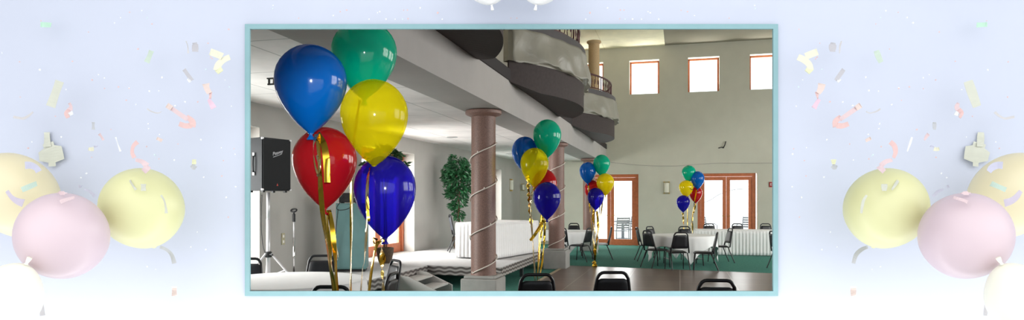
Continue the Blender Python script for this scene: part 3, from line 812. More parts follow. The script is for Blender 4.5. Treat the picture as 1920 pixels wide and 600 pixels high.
# recessed strap handles on both sides
for sx_ in (-1, 1):
    hx = sx_ * ((wf + wb) / 2 + .012)
    h = MB().tube([(hx - sx_ * .01, 0, .24), (hx + sx_ * .014, 0, .27), (hx + sx_ * .018, 0, .36), (hx + sx_ * .014, 0, .45), (hx - sx_ * .01, 0, .48)], .012, 8).build('handle', M['black_vinyl'], t)
    MB().box((hx, 0, .235), (.02, .03, .035)).build('handle_end', M['silver'], h)
    MB().box((hx, 0, .485), (.02, .03, .035)).build('handle_end', M['silver'], h)
def text(name, body, size, m, parent=None, loc=(0, 0, 0), rot=(0, 0, 0), depth=.002, shear=0.0, align='CENTER'):
    cu = bpy.data.curves.new(name, 'FONT'); cu.body = body; cu.size = size; cu.extrude = depth; cu.align_x = align; cu.align_y = 'CENTER'; cu.shear = shear
    tmp = bpy.data.objects.new(name + '_src', cu); COL.objects.link(tmp)
    dg = bpy.context.evaluated_depsgraph_get(); dg.update()
    me = bpy.data.meshes.new_from_object(tmp.evaluated_get(dg)); me.name = name
    COL.objects.unlink(tmp); bpy.data.objects.remove(tmp); bpy.data.curves.remove(cu)
    me.materials.clear(); me.materials.append(m)
    o = bpy.data.objects.new(name, me); COL.objects.link(o); o.location = loc; o.rotation_euler = rot
    if parent: o.parent = parent
    return o
text('logo', 'Peavey', .062, M['logo'], gr_, (.0, dd / 2 + .0175, sh_ - .185), (PI / 2, -.28, PI), shear=.35)
MB().strip([Vector((-.06, dd / 2 + .017, sh_ - .20)), Vector((.07, dd / 2 + .017, sh_ - .245))], [Vector((0, 0, .003))] * 2, .002, Vector((0, 1, 0))).build('logo_tail', M['logo'], gr_)
mb = MB().add([(-.013, dd / 2 + .018, .085), (.013, dd / 2 + .018, .085), (0, dd / 2 + .018, .118), (-.013, dd / 2 + .016, .085), (.013, dd / 2 + .016, .085), (0, dd / 2 + .016, .118)], [(0, 1, 2), (5, 4, 3), (0, 1, 4, 3), (1, 2, 5, 4), (2, 0, 3, 5)])
mb.build('badge', M['red_mark'], gr_)
# microphone stand
b = P(551, 500, 9.35); b.z = ZS; zt = P(551, 399, 9.35).z - ZS
t = thing('microphone_stand', 'thin silver microphone stand without microphone by the grey wall', 'microphone stand', b)
MB().lathe([(.15, 0), (.15, .012), (.12, .022), (.02, .034)], 28).build('base', M['black'], t, smooth=True, angle=.7)
MB().tube([(0, 0, .03), (0, 0, zt * .62)], .014, 10).build('lower_tube', M['chrome'], t, smooth=True)
MB().tube([(0, 0, zt * .6), (0, 0, zt - .1)], .010, 10).build('upper_tube', M['silver'], t, smooth=True)
MB().lathe([(.012, zt - .13), (.022, zt - .125), (.022, zt - .02), (.012, zt - .01)], 12).build('clutch', M['black'], t, smooth=True, angle=.7)
MB().tube([(0, 0, zt - .02), (0, 0, zt + .02)], .011, 8).tube([Vector((.045 * math.cos(q), .02 * math.sin(q) , zt + .035 + .02 * math.sin(q))) for q in [2 * PI * k / 14 for k in range(14)]], .012, 6, closed=True).build('clip', M['black'], t, smooth=True)
# hanging cable on the wall, socket plate
pts = [PX(491, 365, XL0 + .02), PX(490, 400, XL0 + .02), PX(490, 430, XL0 + .03), PX(493, 460, XL0 + .05), PX(498, 480, XL0 + .15)]
tag(MB().tube(catmull(pts), .006, 5).build('cable', M['black'], smooth=True), 'thin dark cable hanging down the grey wall behind the loudspeaker', 'cable')
pp = PX(531, 448, XL0 + .006)
t = thing('wall_socket', 'small beige socket plate on the grey wall behind the microphone stand', 'socket', pp)
MB().box((0, 0, 0), (.008, .085, .17), bev=.003).build('plate', M['beige'], t)
for z in (-.04, .04): MB().box((.005, 0, z), (.004, .034, .04)).build('outlet', M['white_paint'], t)
# teal cabinet with a black amplifier
cb = P(661, 500, 10.35); cb.z = ZS; zc = P(661, 381, 10.35).z - ZS
t = thing('teal_cabinet', 'tall plain teal-grey cabinet on the stage behind the red balloon', 'cabinet', cb, TH + .12)
MB().box((0, 0, zc / 2 + .02), (.46, .40, zc - .04), bev=.008).build('body', M['teal_cabinet'], t)
MB().box((-.115, -.205, zc / 2 + .02), (.225, .012, zc - .08), bev=.003).build('door', M['teal_cabinet'], t)
MB().box((.115, -.205, zc / 2 + .02), (.225, .012, zc - .08), bev=.003).build('door', M['teal_cabinet'], t)
MB().box((0, 0, .015), (.42, .36, .03)).build('plinth_base', M['black'], t)
ab = P(656, 381, 10.30); ab.z = zc + ZS + .001
t = thing('amplifier', 'black amplifier box on top of the teal-grey cabinet', 'amplifier', ab, TH + .12)
MB().box((0, 0, .085), (.30, .26, .15), bev=.006).build('case', M['speaker'], t)
MB().box((0, -.133, .085), (.28, .008, .13)).build('front_panel', M['black'], t)
fp_ = [o for o in bpy.data.objects if o.name.startswith('front_panel')][-1]
for k in range(4): MB().tube([(-.1 + k * .065, -.137, .09), (-.1 + k * .065, -.152, .09)], .013, 10).build('knob', M['silver'] if k == 3 else M['black_vinyl'], fp_)
for x in (-.11, .11):
    for y in (-.09, .09): MB().box((x, y, .005), (.03, .03, .01)).build('foot', M['black'], t)
lp = [P(646, 372, 10.05), P(634, 384, 10.02), P(632, 392, 10.0), P(640, 394, 10.0), P(655, 390, 10.0), P(660, 378, 10.02)]
tag(MB().tube(catmull(lp), .006, 5).build('looped_cable', M['black'], smooth=True), 'black cable looping below the amplifier, over the teal-grey cabinet', 'cable')
lp = [P(634, 392, 10.0), P(631, 420, 10.0), P(628, 450, 10.02), P(622, 500, 10.05)]
tag(MB().tube(catmull(lp), .006, 5).build('hanging_cable', M['black'], smooth=True), 'black cable hanging straight down beside the teal-grey cabinet', 'cable')

# ------------------------------------------------------------------ plants
def ficus(px, t, zbase, ztop, label, zlow, width, trunkm, seed, leafm, nl=1500, lumps=None):
    rnd = random.Random(seed); b = P(px, 400, t); b.z = zbase
    th = thing('potted_ficus', label, 'plant', b)
    MB().lathe([(.10, 0), (.125, .06), (.15, .2), (.155, .27), (.14, .275), (.13, .25), (.02, .24)], 24).build('pot', M['brown_pot'], th, smooth=True, angle=.9)
    H = ztop - zbase
    for k in range(3):
        a = k * 2.1
        MB().tube([(.03 * math.cos(a), .03 * math.sin(a), .22), (.02 * math.cos(a + 1), .02 * math.sin(a + 1), .5 * H), (.09 * math.cos(a + 2), .09 * math.sin(a + 2), .85 * H)], .012, 6).build('trunk', M['trunk'], th)
    vs = []; fs = []
    for k in range(nl):
        f = rnd.random(); z = zlow - zbase + (H - (zlow - zbase)) * f
        prof = width * (0.33 + 0.67 * math.sin(PI * min(1, max(0, (f - .05) / 1.0)) ** .75)) if f < .9 else width * (1 - f) * 4.5
        prof *= (0.85 + 0.3 * math.sin(f * 23 + seed) * .5)
        a = rnd.random() * 2 * PI; r = prof * rnd.random() ** .45
        p = Vector((r * math.cos(a), r * math.sin(a), z - .05 * (r / width)))
        if lumps:
            lx, lz, lr = rnd.choices(lumps, [q[2] ** 2 for q in lumps])[0]
            v = Vector((rnd.gauss(0, 1), rnd.gauss(0, 1), rnd.gauss(0, 1))).normalized() * lr * rnd.random() ** .4
            p = Vector((0, 0, lz)) + RIGHT * lx + FWD * lr * rnd.uniform(-.4, .4) + v; a = math.atan2(p.y, p.x)
        L = .095 * (.7 + .6 * rnd.random()); W = L * .22
        d = Vector((math.cos(a) * .7 + rnd.uniform(-.5, .5), math.sin(a) * .7 + rnd.uniform(-.5, .5), rnd.uniform(-1.1, .2))).normalized()
        s = d.cross(Vector((rnd.uniform(-1, 1), rnd.uniform(-1, 1), rnd.uniform(-.3, 1)))).normalized(); n_ = d.cross(s)
        i0 = len(vs)
        vs += [p, p + d * L * .45 + s * W + n_ * .006, p + d * L + n_ * -.008, p + d * L * .45 - s * W + n_ * .006]
        fs += [(i0, i0 + 1, i0 + 2), (i0, i0 + 2, i0 + 3)]
    MB().add(vs, fs).build('foliage', leafm, th)
ficus(860, 15.2, ZS, P(855, 288, 15.2).z, 'tall leafy green ficus on the stage beside the granite column', P(860, 412, 15.2).z, .33, M['trunk'], 5, M['leaf'], 2300,
      [((x - 860) * .0124, P(x, y, 15.2).z - ZS, r * .0124) for x, y, r in ((852, 299, 11), (864, 306, 13), (846, 318, 15), (872, 326, 15), (856, 324, 16), (841, 330, 12), (850, 346, 17), (870, 350, 16), (846, 362, 11), (863, 372, 14), (854, 386, 10), (860, 402, 10))])
ficus(722, 11.6, ZS, P(740, 272, 11.6).z, 'leafy green ficus mostly hidden behind the dark blue balloon', P(722, 330, 11.6).z, .42, M['trunk'], 9, M['leaf_far'], 1100)

# ------------------------------------------------------------------ wall fittings
def sconce(p, nrm, label, s=1.0):
    rz = math.atan2(nrm[1], nrm[0]) + PI / 2     # local -Y faces the room
    t = thing('wall_sconce', label, 'wall lamp', p, rz, 'brass wall sconces')
    MB().box((0, -.006, 0), (.18 * s, .012, .40 * s), bev=.004).build('back_plate', M['beige'], t)
    n = 12; vs = []; fs = []
    for k in range(n + 1):
        a = PI * k / n; vs += [(-.075 * s * math.cos(a), -.012 - .085 * s * math.sin(a), -.15 * s), (-.075 * s * math.cos(a), -.012 - .085 * s * math.sin(a), .15 * s)]
    for k in range(n): fs.append((2 * k, 2 * k + 2, 2 * k + 3, 2 * k + 1))
    fs += [tuple(2 * k for k in range(n + 1)), tuple(2 * k + 1 for k in range(n, -1, -1))]
    MB().add(vs, fs).build('lamp_shade', M['frosted'], t, smooth=True, angle=.7)
    for x in (-.08, .08):
        for z in (-.18, .18): MB().box((x * s, -.03 * s, z * s), (.03 * s, .04 * s, .035 * s), bev=.004).build('bracket', M['brass'], t)
p = PY(1250, 352, YB); sconce(p, (0, -1), 'brass and frosted wall sconce on the end wall between the two double doors')
pl = PX(957, 347, -5.32)
fl = (957 - 960) / F; dirl = Vector((du.y, -du.x, 0))
ray = P(957, 347, 1) - Vector((0, 0, EYE)); 
# intersection with the slanted wall
A0 = Vector((XL0, YL, 0)); rd = FWD + RIGHT * fl; den = rd.x * du.y - rd.y * du.x; tt = (A0.x * du.y - A0.y * du.x) / den
sconce(P(957, 347, tt), (dirl.x, dirl.y), 'brass and frosted wall sconce on the aisle wall beside the second balloon bouquet')
p = PY(981, 351, YB); sconce(p, (0, -1), 'small wall sconce in the aisle corner behind the second balloon bouquet', .6)
# exit sign
p = PY(1451, 346, YB - .012)
t = thing('exit_sign', 'small red exit sign on the end wall beside the teal frame', 'sign', p)
MB().box((0, 0, 0), (.27, .024, .16), bev=.004).build('sign_box', M['exit_red'], t)
text('lettering', 'EXIT', .11, M['white_paint'], t, (0, -.0135, 0), (PI / 2, 0, 0))
# wire stub on the end wall
mb = MB().tube([PY(1347, 278, YB - .01), PY(1353, 276, YB - .02), PY(1357, 277, YB - .03)], .012, 6)
mb.tube([PY(1356, 278, YB - .02), PY(1359, 272, YB - .05), PY(1361, 265, YB - .03)], .014, 6)
tag(mb.build('wire_stub', M['black']), 'loose black wire stub sticking out of the bare end wall', 'wire')
# wire swagged along the end wall
ys = [(1072, 303), (1110, 303), (1150, 305), (1190, 309), (1230, 311), (1270, 311), (1310, 308), (1350, 306), (1400, 306), (1450, 306), (1500, 307)]
tag(MB().tube(catmull([PY(x, y, YB - .012) for x, y in ys], 4), .007, 5).build('hanging_wire', M['beam'], smooth=True), 'thin grey wire swagged along the end wall above the doors', 'wire')
# ceiling hook in the aisle
p = PZ(509, 146, ZA); 
t = thing('ceiling_bracket', 'small black bracket hanging from the aisle ceiling beside the blue balloon', 'bracket', p)
for x in (-.03, .03): MB().tube([(x, 0, 0), (x, 0, -.07)], .011, 6).build('rod', M['black'], t)
MB().box((0, 0, -.006), (.10, .03, .014)).build('plate', M['black'], t); MB().box((0, 0, -.07), (.09, .02, .016)).build('cross_bar', M['black'], t)
for (x, y, lab) in ((848, 257, 'small round recessed ceiling lamp near the nearest column'), (955, 288, 'small round recessed ceiling lamp by the second balloon bouquet')):
    p = PZ(x, y, ZA); t = thing('ceiling_lamp', lab, 'ceiling lamp', p, 0, 'recessed ceiling lamps')
    MB().lathe([(.11, 0), (.115, -.006), (.10, -.012), (.08, -.004)], 24).build('rim', M['silver'], t)
    MB().lathe([(.078, -.001), (.078, -.003)], 24).build('diffuser', M['frosted'], t)

# ------------------------------------------------------------------ patio outside
def patio_chair(loc, rz, label):
    t = thing('patio_chair', label, 'chair', loc, rz, 'patio furniture outside the end doors')
    for k in range(5): MB().box((-.2 + .1 * k, 0, .42), (.075, .44, .02)).build('seat_slat', M['patio'], t)
    for k in range(5): MB().box((0, -.24 - .012 * k, .54 + .085 * k), (.46, .02, .055)).build('back_slat', M['patio'], t)
    for s in (-1, 1):
        MB().tube([(s * .24, -.22, .0), (s * .24, -.21, .42), (s * .24, -.30, .92)], .016, 6).build('rear_leg', M['patio'], t)
        MB().tube([(s * .24, .22, 0), (s * .24, .22, .62), (s * .24, .1, .66), (s * .24, -.24, .64)], .016, 6).build('arm_frame', M['patio'], t)
a = P(1163, 400, 24.0); patio_chair((a.x, a.y, -.06), .5, 'grey slatted patio chair seen through the glazed door leaf, nearer the hinge')
a = P(1182, 400, 25.0); patio_chair((a.x, a.y, -.06), 2.4, 'grey slatted patio chair seen through the glazed door leaf, turned towards us')
a = P(1398, 400, 24.4); patio_chair((a.x, a.y, -.06), 2.6, 'grey slatted patio chair outside the second glass leaf above the skirted table')
a = P(1328, 400, 24.4); patio_chair((a.x, a.y, -.06), -2.2, 'grey slatted patio chair outside the first glass leaf above the skirted table')
a = P(1168, 400, 26.2)
t = thing('patio_table', 'grey round patio table outside the glazed door', 'table', (a.x, a.y, -.06))
MB().lathe([(.60, .68), (.62, .69), (.62, .71), (.60, .72)], 32).build('tabletop', M['patio'], t)
MB().lathe([(.28, 0), (.28, .02), (.04, .05), (.035, .68)], 20).build('pedestal', M['patio'], t)
# sagging wire outside second door
tag(MB().tube(catmull([PY(1309, 382, 22.6), PY(1330, 376, 22.6), PY(1350, 364, 22.6), PY(1380, 355, 22.6), PY(1422, 354, 22.6)]), .008, 5).build('hanging_wire', M['patio'], smooth=True), 'sagging wire outside the glazed doors behind the skirted table', 'wire')

# ------------------------------------------------------------------ balloons in the hall
BM = {
 'blue': balloon_mat('blue_latex', (0.001, .155, .60, 1), .06, (.1, .5, 1, 1)),
 'green': balloon_mat('green_latex', (.0, .58, .37, 1), .10, (.05, .8, .5, 1)),
 'yellow': balloon_mat('yellow_latex', (1, .82, .004, 1), .68, (1, .95, .12, 1)),
 'plain yellow': balloon_mat('opaque_yellow_latex', (.98, .78, .004, 1), .2, (1, .9, .1, 1)),
 'red': balloon_mat('red_latex', (.56, .010, .018, 1), .12, (1, .15, .1, 1)),
 'dark blue': balloon_mat('ultramarine_latex', (.016, .009, .38, 1), .36, (.14, .10, .85, 1)),
}
BP = [(0, 0), (.003, .12), (.015, .26), (.04, .43), (.08, .59), (.13, .73), (.19, .85), (.26, .94), (.33, .985), (.40, 1.0), (.47, .985), (.54, .945), (.61, .88), (.68, .79), (.75, .675), (.82, .54), (.88, .40), (.93, .265), (.965, .15), (.985, .085), (1.0, .06)]
def balloon_body(W, H, n=48, round_=False):
    """axis along z, knot end at z=0, crown at z=H"""
    pr = [(max(.0005, f2 * W / 2), H * (1 - f)) for f, f2 in BP]
    if round_:
        pr = []
        for k in range(25):
            a = PI * k / 24; z = math.cos(a); r = math.sin(a)
            if z < -.3: q = (-.3 - z) / .7; r = r * (1 - .06 * q) ; z -= .10 * q ** 3
            pr.append((max(.03 if k == 24 else .0005, r) * W / 2 if k < 24 else .04 * W / 2, H * 1.16 / 2.16 + z * H / 2.16))
    return MB().lathe(pr[::-1], n)
def ribbon(pts, w, tw0=0.0, twist=0.0, th=.0008, m=6, wave=0.0, wf=8.0):
    q = catmull(pts, m); n = len(q); sd = []; nr = FWD * -1
    for i in range(n):
        d = (q[min(i + 1, n - 1)] - q[max(i - 1, 0)]).normalized()
        u = d.cross(FWD); u = u.normalized() if u.length > .1 else RIGHT.copy()
        v = d.cross(u).normalized(); f = i / (n - 1)
        a = tw0 + twist * f + wave * math.sin(wf * f * 2 * PI)
        sd.append((u * math.cos(a) + v * math.sin(a)) * w / 2)
    return MB().strip(q, sd, th, nr)

def party_balloon(col, cx, ytop, yknot, wpx, t, label, group, ribs=(), bow=None, lean=0.0, rs=0.0):
    """hall balloon: measured crown, knot and width at distance t; ribs = lists of (px,py,dt), width, material"""
    k = P(cx, yknot, t); top = P(cx, ytop, t); H = top.z - k.z; W = wpx * t / F
    th = thing('balloon', label, 'balloon', k, TH, group)
    b = balloon_body(W, H); o = b.build('balloon_body', BM[col], th, smooth=True)
    o.rotation_euler = (0, lean, 0)
    kn = MB().lathe([(.055 * W, -.085 * W), (.06 * W, -.075 * W), (.035 * W, -.04 * W), (.022 * W, -.01 * W), (.05 * W, .012 * W)], 14)
    kn.build('knot', BM[col], th, smooth=True)
    for pts, w, mm, tw0, twist, wave, wf in ribs:
        r = ribbon([P(x, y, t + dt + (rs if q_ else 0)) for q_, (x, y, dt) in enumerate(pts)], w * t / F, tw0, twist, wave=wave, wf=wf)
        inv = Matrix.Rotation(-TH, 3, 'Z'); r.v = [inv @ (v - k) for v in r.v]
        r.build('ribbon', M[mm], th, smooth=True, angle=1.2)
    return th
G1 = 'balloons of the nearest bouquet'
party_balloon('blue', 583, 84, 251, 132, 3.55, 'large bright blue balloon of the nearest bouquet, beside the green one', G1, [
    ([(595, 252, .0), (599, 300, -.03), (601, 350, -.03), (605, 400, -.02), (612, 450, 0), (619, 500, .04), (628, 560, .06), (648, 800, .1)], 11, 'gold', .35, .5, .25, 2),
    ([(594, 251, -.01), (588, 275, -.05), (590, 305, -.07), (597, 328, -.06), (600, 318, -.04), (597, 290, -.02)], 12, 'silver_foil', .5, 2.2, .2, 1),
    ([(595, 251, -.01), (606, 268, -.04), (611, 290, -.05), (613, 315, -.05), (614, 342, -.05)], 12, 'gold', .1, -.7, .15, 1)])
party_balloon('green', 683, 38, 187, 121, 3.98, 'large green balloon at the top of the nearest bouquet', G1, [
    ([(676, 188, 0), (668, 240, 0), (663, 300, 0), (661, 360, 0), (660, 430, 0), (658, 500, -.02), (656, 560, -.05), (654, 770, -.2)], 6, 'silver_foil', .5, .6, .2, 2),
    ([(675, 188, .01), (666, 250, .02), (660, 330, .02), (658, 420, .02), (658, 500, 0), (657, 560, -.04), (655, 770, -.2)], 5, 'gold', -.4, 1.2, .3, 2)], rs=0.15)
party_balloon('yellow', 702, 149, 312, 125, 3.62, 'large see-through yellow balloon in front of the green one, nearest bouquet', G1, [
    ([(694, 314, 0), (690, 330, -.09), (688, 380, -.13), (688, 410, -.14), (686, 450, -.1), (683, 490, -.04), (677, 540, 0), (662, 830, .1)], 7, 'silver_foil', .4, .8, .3, 3),
    ([(694, 314, -.01), (692, 335, -.12), (690, 370, -.15), (690, 400, -.15), (692, 415, -.15)], 5, 'gold', .2, 3.5, .3, 2)])
party_balloon('red', 609, 238, 392, 118, 3.86, 'large red balloon of the nearest bouquet, beside the loudspeaker', G1, [
    ([(615, 394, 0), (613, 420, -.02), (618, 460, -.02), (622, 500, -.03), (629, 545, -.04), (648, 780, -.1)], 8, 'gold', .2, .9, .4, 2),
    ([(616, 394, 0), (622, 420, -.01), (626, 455, -.01), (629, 490, -.02), (632, 545, -.03), (649, 780, -.1)], 9, 'gold', -.5, 1.5, .3, 2),
    ([(616, 394, .01), (620, 415, .02), (628, 450, .02), (634, 482, .02), (628, 490, .02)], 6, 'silver_foil', .6, 1.1, .3, 2)])
party_balloon('dark blue', 722, 291, 448, 115, 3.74, 'large ultramarine balloon, lowest of the nearest bouquet', G1, [
    ([(709, 452, -.01), (702, 475, -.01), (698, 500, -.01), (692, 545, -.01), (665, 800, -.05)], 8, 'gold', .3, .9, .3, 1),
    ([(711, 452, 0), (717, 475, .01), (716, 500, .01), (718, 525, .01), (719, 560, .01)], 14, 'brown_gold' if 'brown_gold' in M else 'gold', .5, 1.2, .6, 2),
    ([(708, 450, 0), (700, 447, -.02), (702, 456, -.03), (710, 453, -.02), (718, 447, -.02), (721, 455, -.01)], 5, 'gold', .4, 2.2, .4, 2)])
G2 = 'balloons of the second bouquet'
T2 = 9.2
party_balloon('green', 1026, 224, 296, 53, T2 + .1, 'green balloon at the top of the second bouquet, beside the far granite column', G2, [
    ([(1024, 297, 0), (1020, 360, 0), (1012, 430, 0), (1008, 520, 0), (1006, 568, 0)], 3, 'gold', .3, 1, .3, 4)], rs=0.36)
party_balloon('blue', 984, 256, 324, 49, T2 + .26, 'blue balloon of the second bouquet, partly behind the yellow one', G2, [
    ([(988, 326, 0), (990, 345, 0), (991, 370, 0), (994, 400, 0), (997, 425, 0)], 8, 'gold', .5, 2, .8, 6),
    ([(989, 326, 0), (995, 400, 0), (1000, 470, 0), (1003, 568, 0)], 3, 'gold', .3, 1, .3, 4)])
party_balloon('yellow', 1002, 277, 351, 53, T2 - .12, 'see-through yellow balloon in the middle of the second bouquet', G2, [
    ([(1000, 352, 0), (995, 380, 0), (998, 440, .02), (1003, 520, .04), (1004, 568, .08)], 4, 'silver_foil', .3, 1, .5, 4)])
party_balloon('red', 1021, 317, 386, 47, T2 + .21, 'red balloon of the second bouquet, mostly hidden by yellow and ultramarine ones', G2, [
    ([(1020, 387, 0), (1016, 430, 0), (1012, 470, -.02), (1008, 568, -.1)], 4, 'gold', .2, 1.4, .3, 4)])
party_balloon('dark blue', 1025.5, 341, 412, 52, T2 - .15, 'ultramarine balloon, lowest of the second bouquet', G2, [
    ([(1020, 412, 0), (1012, 425, -.02), (1003, 440, -.03), (994, 451, -.03)], 6, 'gold', .1, .6, .2, 1),
    ([(1022, 413, 0), (1021, 440, 0), (1018, 480, .02), (1012, 520, .05), (1007, 568, .1)], 4, 'gold', .3, 1, .4, 3)])
T3 = 14.45; G3 = 'balloons of the third bouquet'
fd = (1115, 498)
party_balloon('blue', 1102, 304, 345, 31, T3 + .1, 'blue balloon of the third bouquet by the glazed door', G3, [([(1103, 346, 0), (1106, 390, 0), (1111, 440, 0), (1115, 496, -.1)], 3, 'gold', .3, 2, .5, 3)], rs=-0.17)
party_balloon('green', 1128, 290, 331, 31.5, T3 + .05, 'green balloon at the top of the third bouquet by the glazed door', G3, [([(1126, 332, 0), (1124, 400, 0), (1119, 450, 0), (1116, 496, -.05)], 2, 'gold', .3, 2, .5, 3)], rs=0.3)
party_balloon('plain yellow', 1135, 325, 367, 33, T3 - .05, 'yellow balloon of the third bouquet in front of the glazed door', G3, [([(1131, 368, 0), (1127, 400, 0), (1121, 440, 0), (1116, 496, .05)], 2.5, 'gold', .3, 2, .5, 3)], rs=0.22)
party_balloon('red', 1111, 338, 378, 30, T3 + .22, 'red balloon of the third bouquet, half hidden behind the ultramarine one', G3, [([(1111, 379, 0), (1113, 420, 0), (1114, 450, 0), (1115, 496, -.2)], 2.5, 'gold', .3, 2, .5, 3)])
party_balloon('dark blue', 1117, 352, 394, 31, T3 - .12, 'ultramarine balloon, lowest of the third bouquet by the glazed door', G3, [
    ([(1114, 396, 0), (1112, 410, 0), (1116, 440, 0), (1116, 470, .02), (1115, 496, .1)], 5, 'gold', .3, 3, .6, 3), ([(1119, 396, 0), (1121, 415, 0), (1120, 440, 0), (1117, 465, .02), (1116, 496, .1)], 4, 'gold', -.3, 3, .6, 3)])
p = PZ(1114.5, 502, 0.0)
t = thing('balloon_weight', 'crumpled gold foil weight holding the third bouquet at the dance floor edge', 'balloon weight', p)
mb = MB().lathe([(.03, 0), (.055, .01), (.06, .04), (.045, .07), (.02, .085)], 9); rn = random.Random(3); mb.v = [v + Vector((rn.uniform(-.01, .01), rn.uniform(-.01, .01), rn.uniform(0, .008))) for v in mb.v]
mb.build('foil_body', M['gold'], t)
mb = MB().lathe([(.02, .08), (.05, .10), (.045, .13), (.015, .15)], 7); mb.v = [v + Vector((rn.uniform(-.012, .012), rn.uniform(-.012, .012), 0)) for v in mb.v]; mb.build('foil_ruffle', M['gold'], t)
T4 = 18.4; G4 = 'balloons of the farthest bouquet'
party_balloon('green', 1291.5, 310, 342, 25.5, T4 + .05, 'green balloon at the top of the farthest bouquet', G4, [([(1291, 343, 0), (1289, 400, 0), (1289, 472, 0)], 2, 'gold', .3, 2, .5, 3)], rs=0.3)
party_balloon('blue', 1308, 321, 355, 25, T4 - .05, 'blue balloon of the farthest bouquet, against the double door frame', G4, [([(1306, 356, 0), (1299, 400, 0), (1291, 472, .05)], 2, 'gold', .3, 2, .5, 3)], rs=-0.18)
yb_ = party_balloon('plain yellow', 1286.5, 338, 370, 26.5, T4 - .08, 'yellow balloon with a drawn smile, in the farthest bouquet', G4, [([(1288, 371, 0), (1289, 400, 0), (1290, 472, .05)], 2, 'gold', .3, 2, .5, 3)], rs=0.27)
W = 26.5 * T4 / F; r_ = W / 2; mb = MB()
zc_ = (370 - 351) * T4 / F
def onb(a, z): return Vector((r_ * 1.0 * math.sin(a), -r_ * math.cos(a), zc_ + z))
mb.tube([onb(.25 + .9 * k / 8, -.03 - .045 * math.sin(PI * k / 8)) for k in range(9)], .007, 5)
mb.build('drawn_smile', M['black'], yb_)
for a in (.45, .95): MB().lathe([(.001, -.018), (.009, -.008), (.009, .008), (.001, .018)], 8, c=onb(a, .04) * 1.0).build('drawn_eye', M['black'], yb_)
party_balloon('red', 1304.5, 349, 381, 24, T4 + .15, 'red balloon of the farthest bouquet, below the blue one', G4, [
    ([(1304, 382, 0), (1302, 395, 0), (1299, 405, 0), (1298, 440, 0), (1292, 472, 0)], 3, 'gold', .3, 3, .8, 5)])
party_balloon('dark blue', 1281, 366, 398, 25, T4 - .15, 'ultramarine balloon, lowest of the farthest bouquet', G4, [
    ([(1280, 399, 0), (1281, 408, 0), (1283, 440, 0), (1288, 472, .1)], 4, 'gold', .3, 3, .8, 5)])

# ------------------------------------------------------------------ party balloons and confetti before the pale blue wall
def lm(name, r, g, b, k=.72, rough=.4, trl=.18, clear=0.0): return balloon_mat(name, rgb(r, g, b, k), clear, rough=rough, trl=trl)
FB = {'yellow': lm('pastel_yellow_latex', 255, 255, 200), 'pink': lm('pastel_pink_latex', 253, 232, 240), 'cream': lm('pastel_orange_latex', 255, 246, 210, .78),
      'pale': lm('cream_latex', 254, 253, 240, .95), 'white': lm('white_latex', 255, 255, 255, .95)}
MIR = 1927.0
def front_balloon(col, cx, cy, rpx, t, ang, label, mirror=False, back=0, group='pastel balloons before the pale blue wall'):
    if mirror: cx = MIR - cx; ang = -ang
    r = rpx * t / F; H = 2.1 * r; c = P(cx, cy, t); wf_ = math.cos(math.atan(abs(cx - 960) / F)) ** .9
    a = math.radians(ang)    # knot direction measured from straight down, positive to the right
    th = thing('balloon', label, 'balloon', c, 0, group)
    Rm = Matrix.Rotation(TH, 3, 'Z') @ Matrix.Rotation(-a, 3, 'Y') @ Matrix.Rotation(math.radians(back), 3, 'X')
    b = balloon_body(2 * r * wf_, H, 56, True); off = Vector((0, 0, -H * 1.16 / 2.16))
    b.v = [Rm @ (v + off) for v in b.v]; b.build('balloon_body', FB[col], th, smooth=True)
    kn = MB().lathe([(.055 * r, -.17 * r), (.06 * r, -.15 * r), (.045 * r, -.06 * r), (.03 * r, -.0 * r), (.06 * r, .03 * r)], 14)
    kn.v = [Rm @ (v + off) for v in kn.v]; kn.build('knot', FB[col], th, smooth=True)
    k = Rm @ Vector((0, 0, -H * .56))
    return th, k
for mi in (False, True):
    sd = 'right' if mi else 'left'
    front_balloon('yellow', 267, 391, 81, 1.97, -12, 'round pastel yellow balloon %s of the teal frame, beside the pink one' % sd, mi, 42)
    front_balloon('pink', 118, 443, 90.5, 1.76, -26, 'round pastel pink balloon %s of the teal frame, in front of the yellow ones' % sd, mi, 42)
    front_balloon('cream', 30, 366, 84, 2.02, 20, 'round yellow-orange balloon at the far %s edge with confetti strips on it' % sd, mi, 20)
    front_balloon('pale', 8, 566, 74, 1.64, 150, 'very pale cream balloon in the bottom %s corner, below the pink one' % sd, mi)
front_balloon('white', 912, -46, 51, 2.05, 10, 'white balloon peeping in above the teal frame, the one over the beam')
front_balloon('white', 912, -46, 51, 2.05, 10, 'white balloon peeping in above the teal frame, the one over the middle balcony', True)

def cm(name, r, g, b, k=KF): return mat(name, rgb(r, g, b, k), .7, var=.02, scale=40, spec=.2)
CM = {'mint': cm('mint_paper', 208, 248, 226), 'cream': cm('cream_paper', 253, 252, 230), 'brown': cm('grey_brown_paper', 214, 213, 220), 'white': cm('white_paper', 246, 249, 253, .76), 'cyan': cm('icy_paper', 226, 246, 251, .72),
      'green': cm('pale_green_paper', 219, 236, 222), 'olive': cm('pale_olive_paper', 231, 234, 220), 'salmon': cm('salmon_paper', 249, 213, 211), 'pink': cm('pink_paper', 250, 218, 236), 'rose': cm('rose_paper', 246, 222, 226),
      'purple': cm('lilac_paper', 228, 219, 236), 'lav': cm('lavender_paper', 221, 222, 243), 'teal': cm('aqua_paper', 216, 239, 226), 'beige': cm('beige_paper', 230, 228, 230), 'peach': cm('peach_paper', 251, 232, 226), 'grey': cm('grey_paper', 217, 220, 226), 'yellow': cm('lemon_paper', 250, 252, 214)}
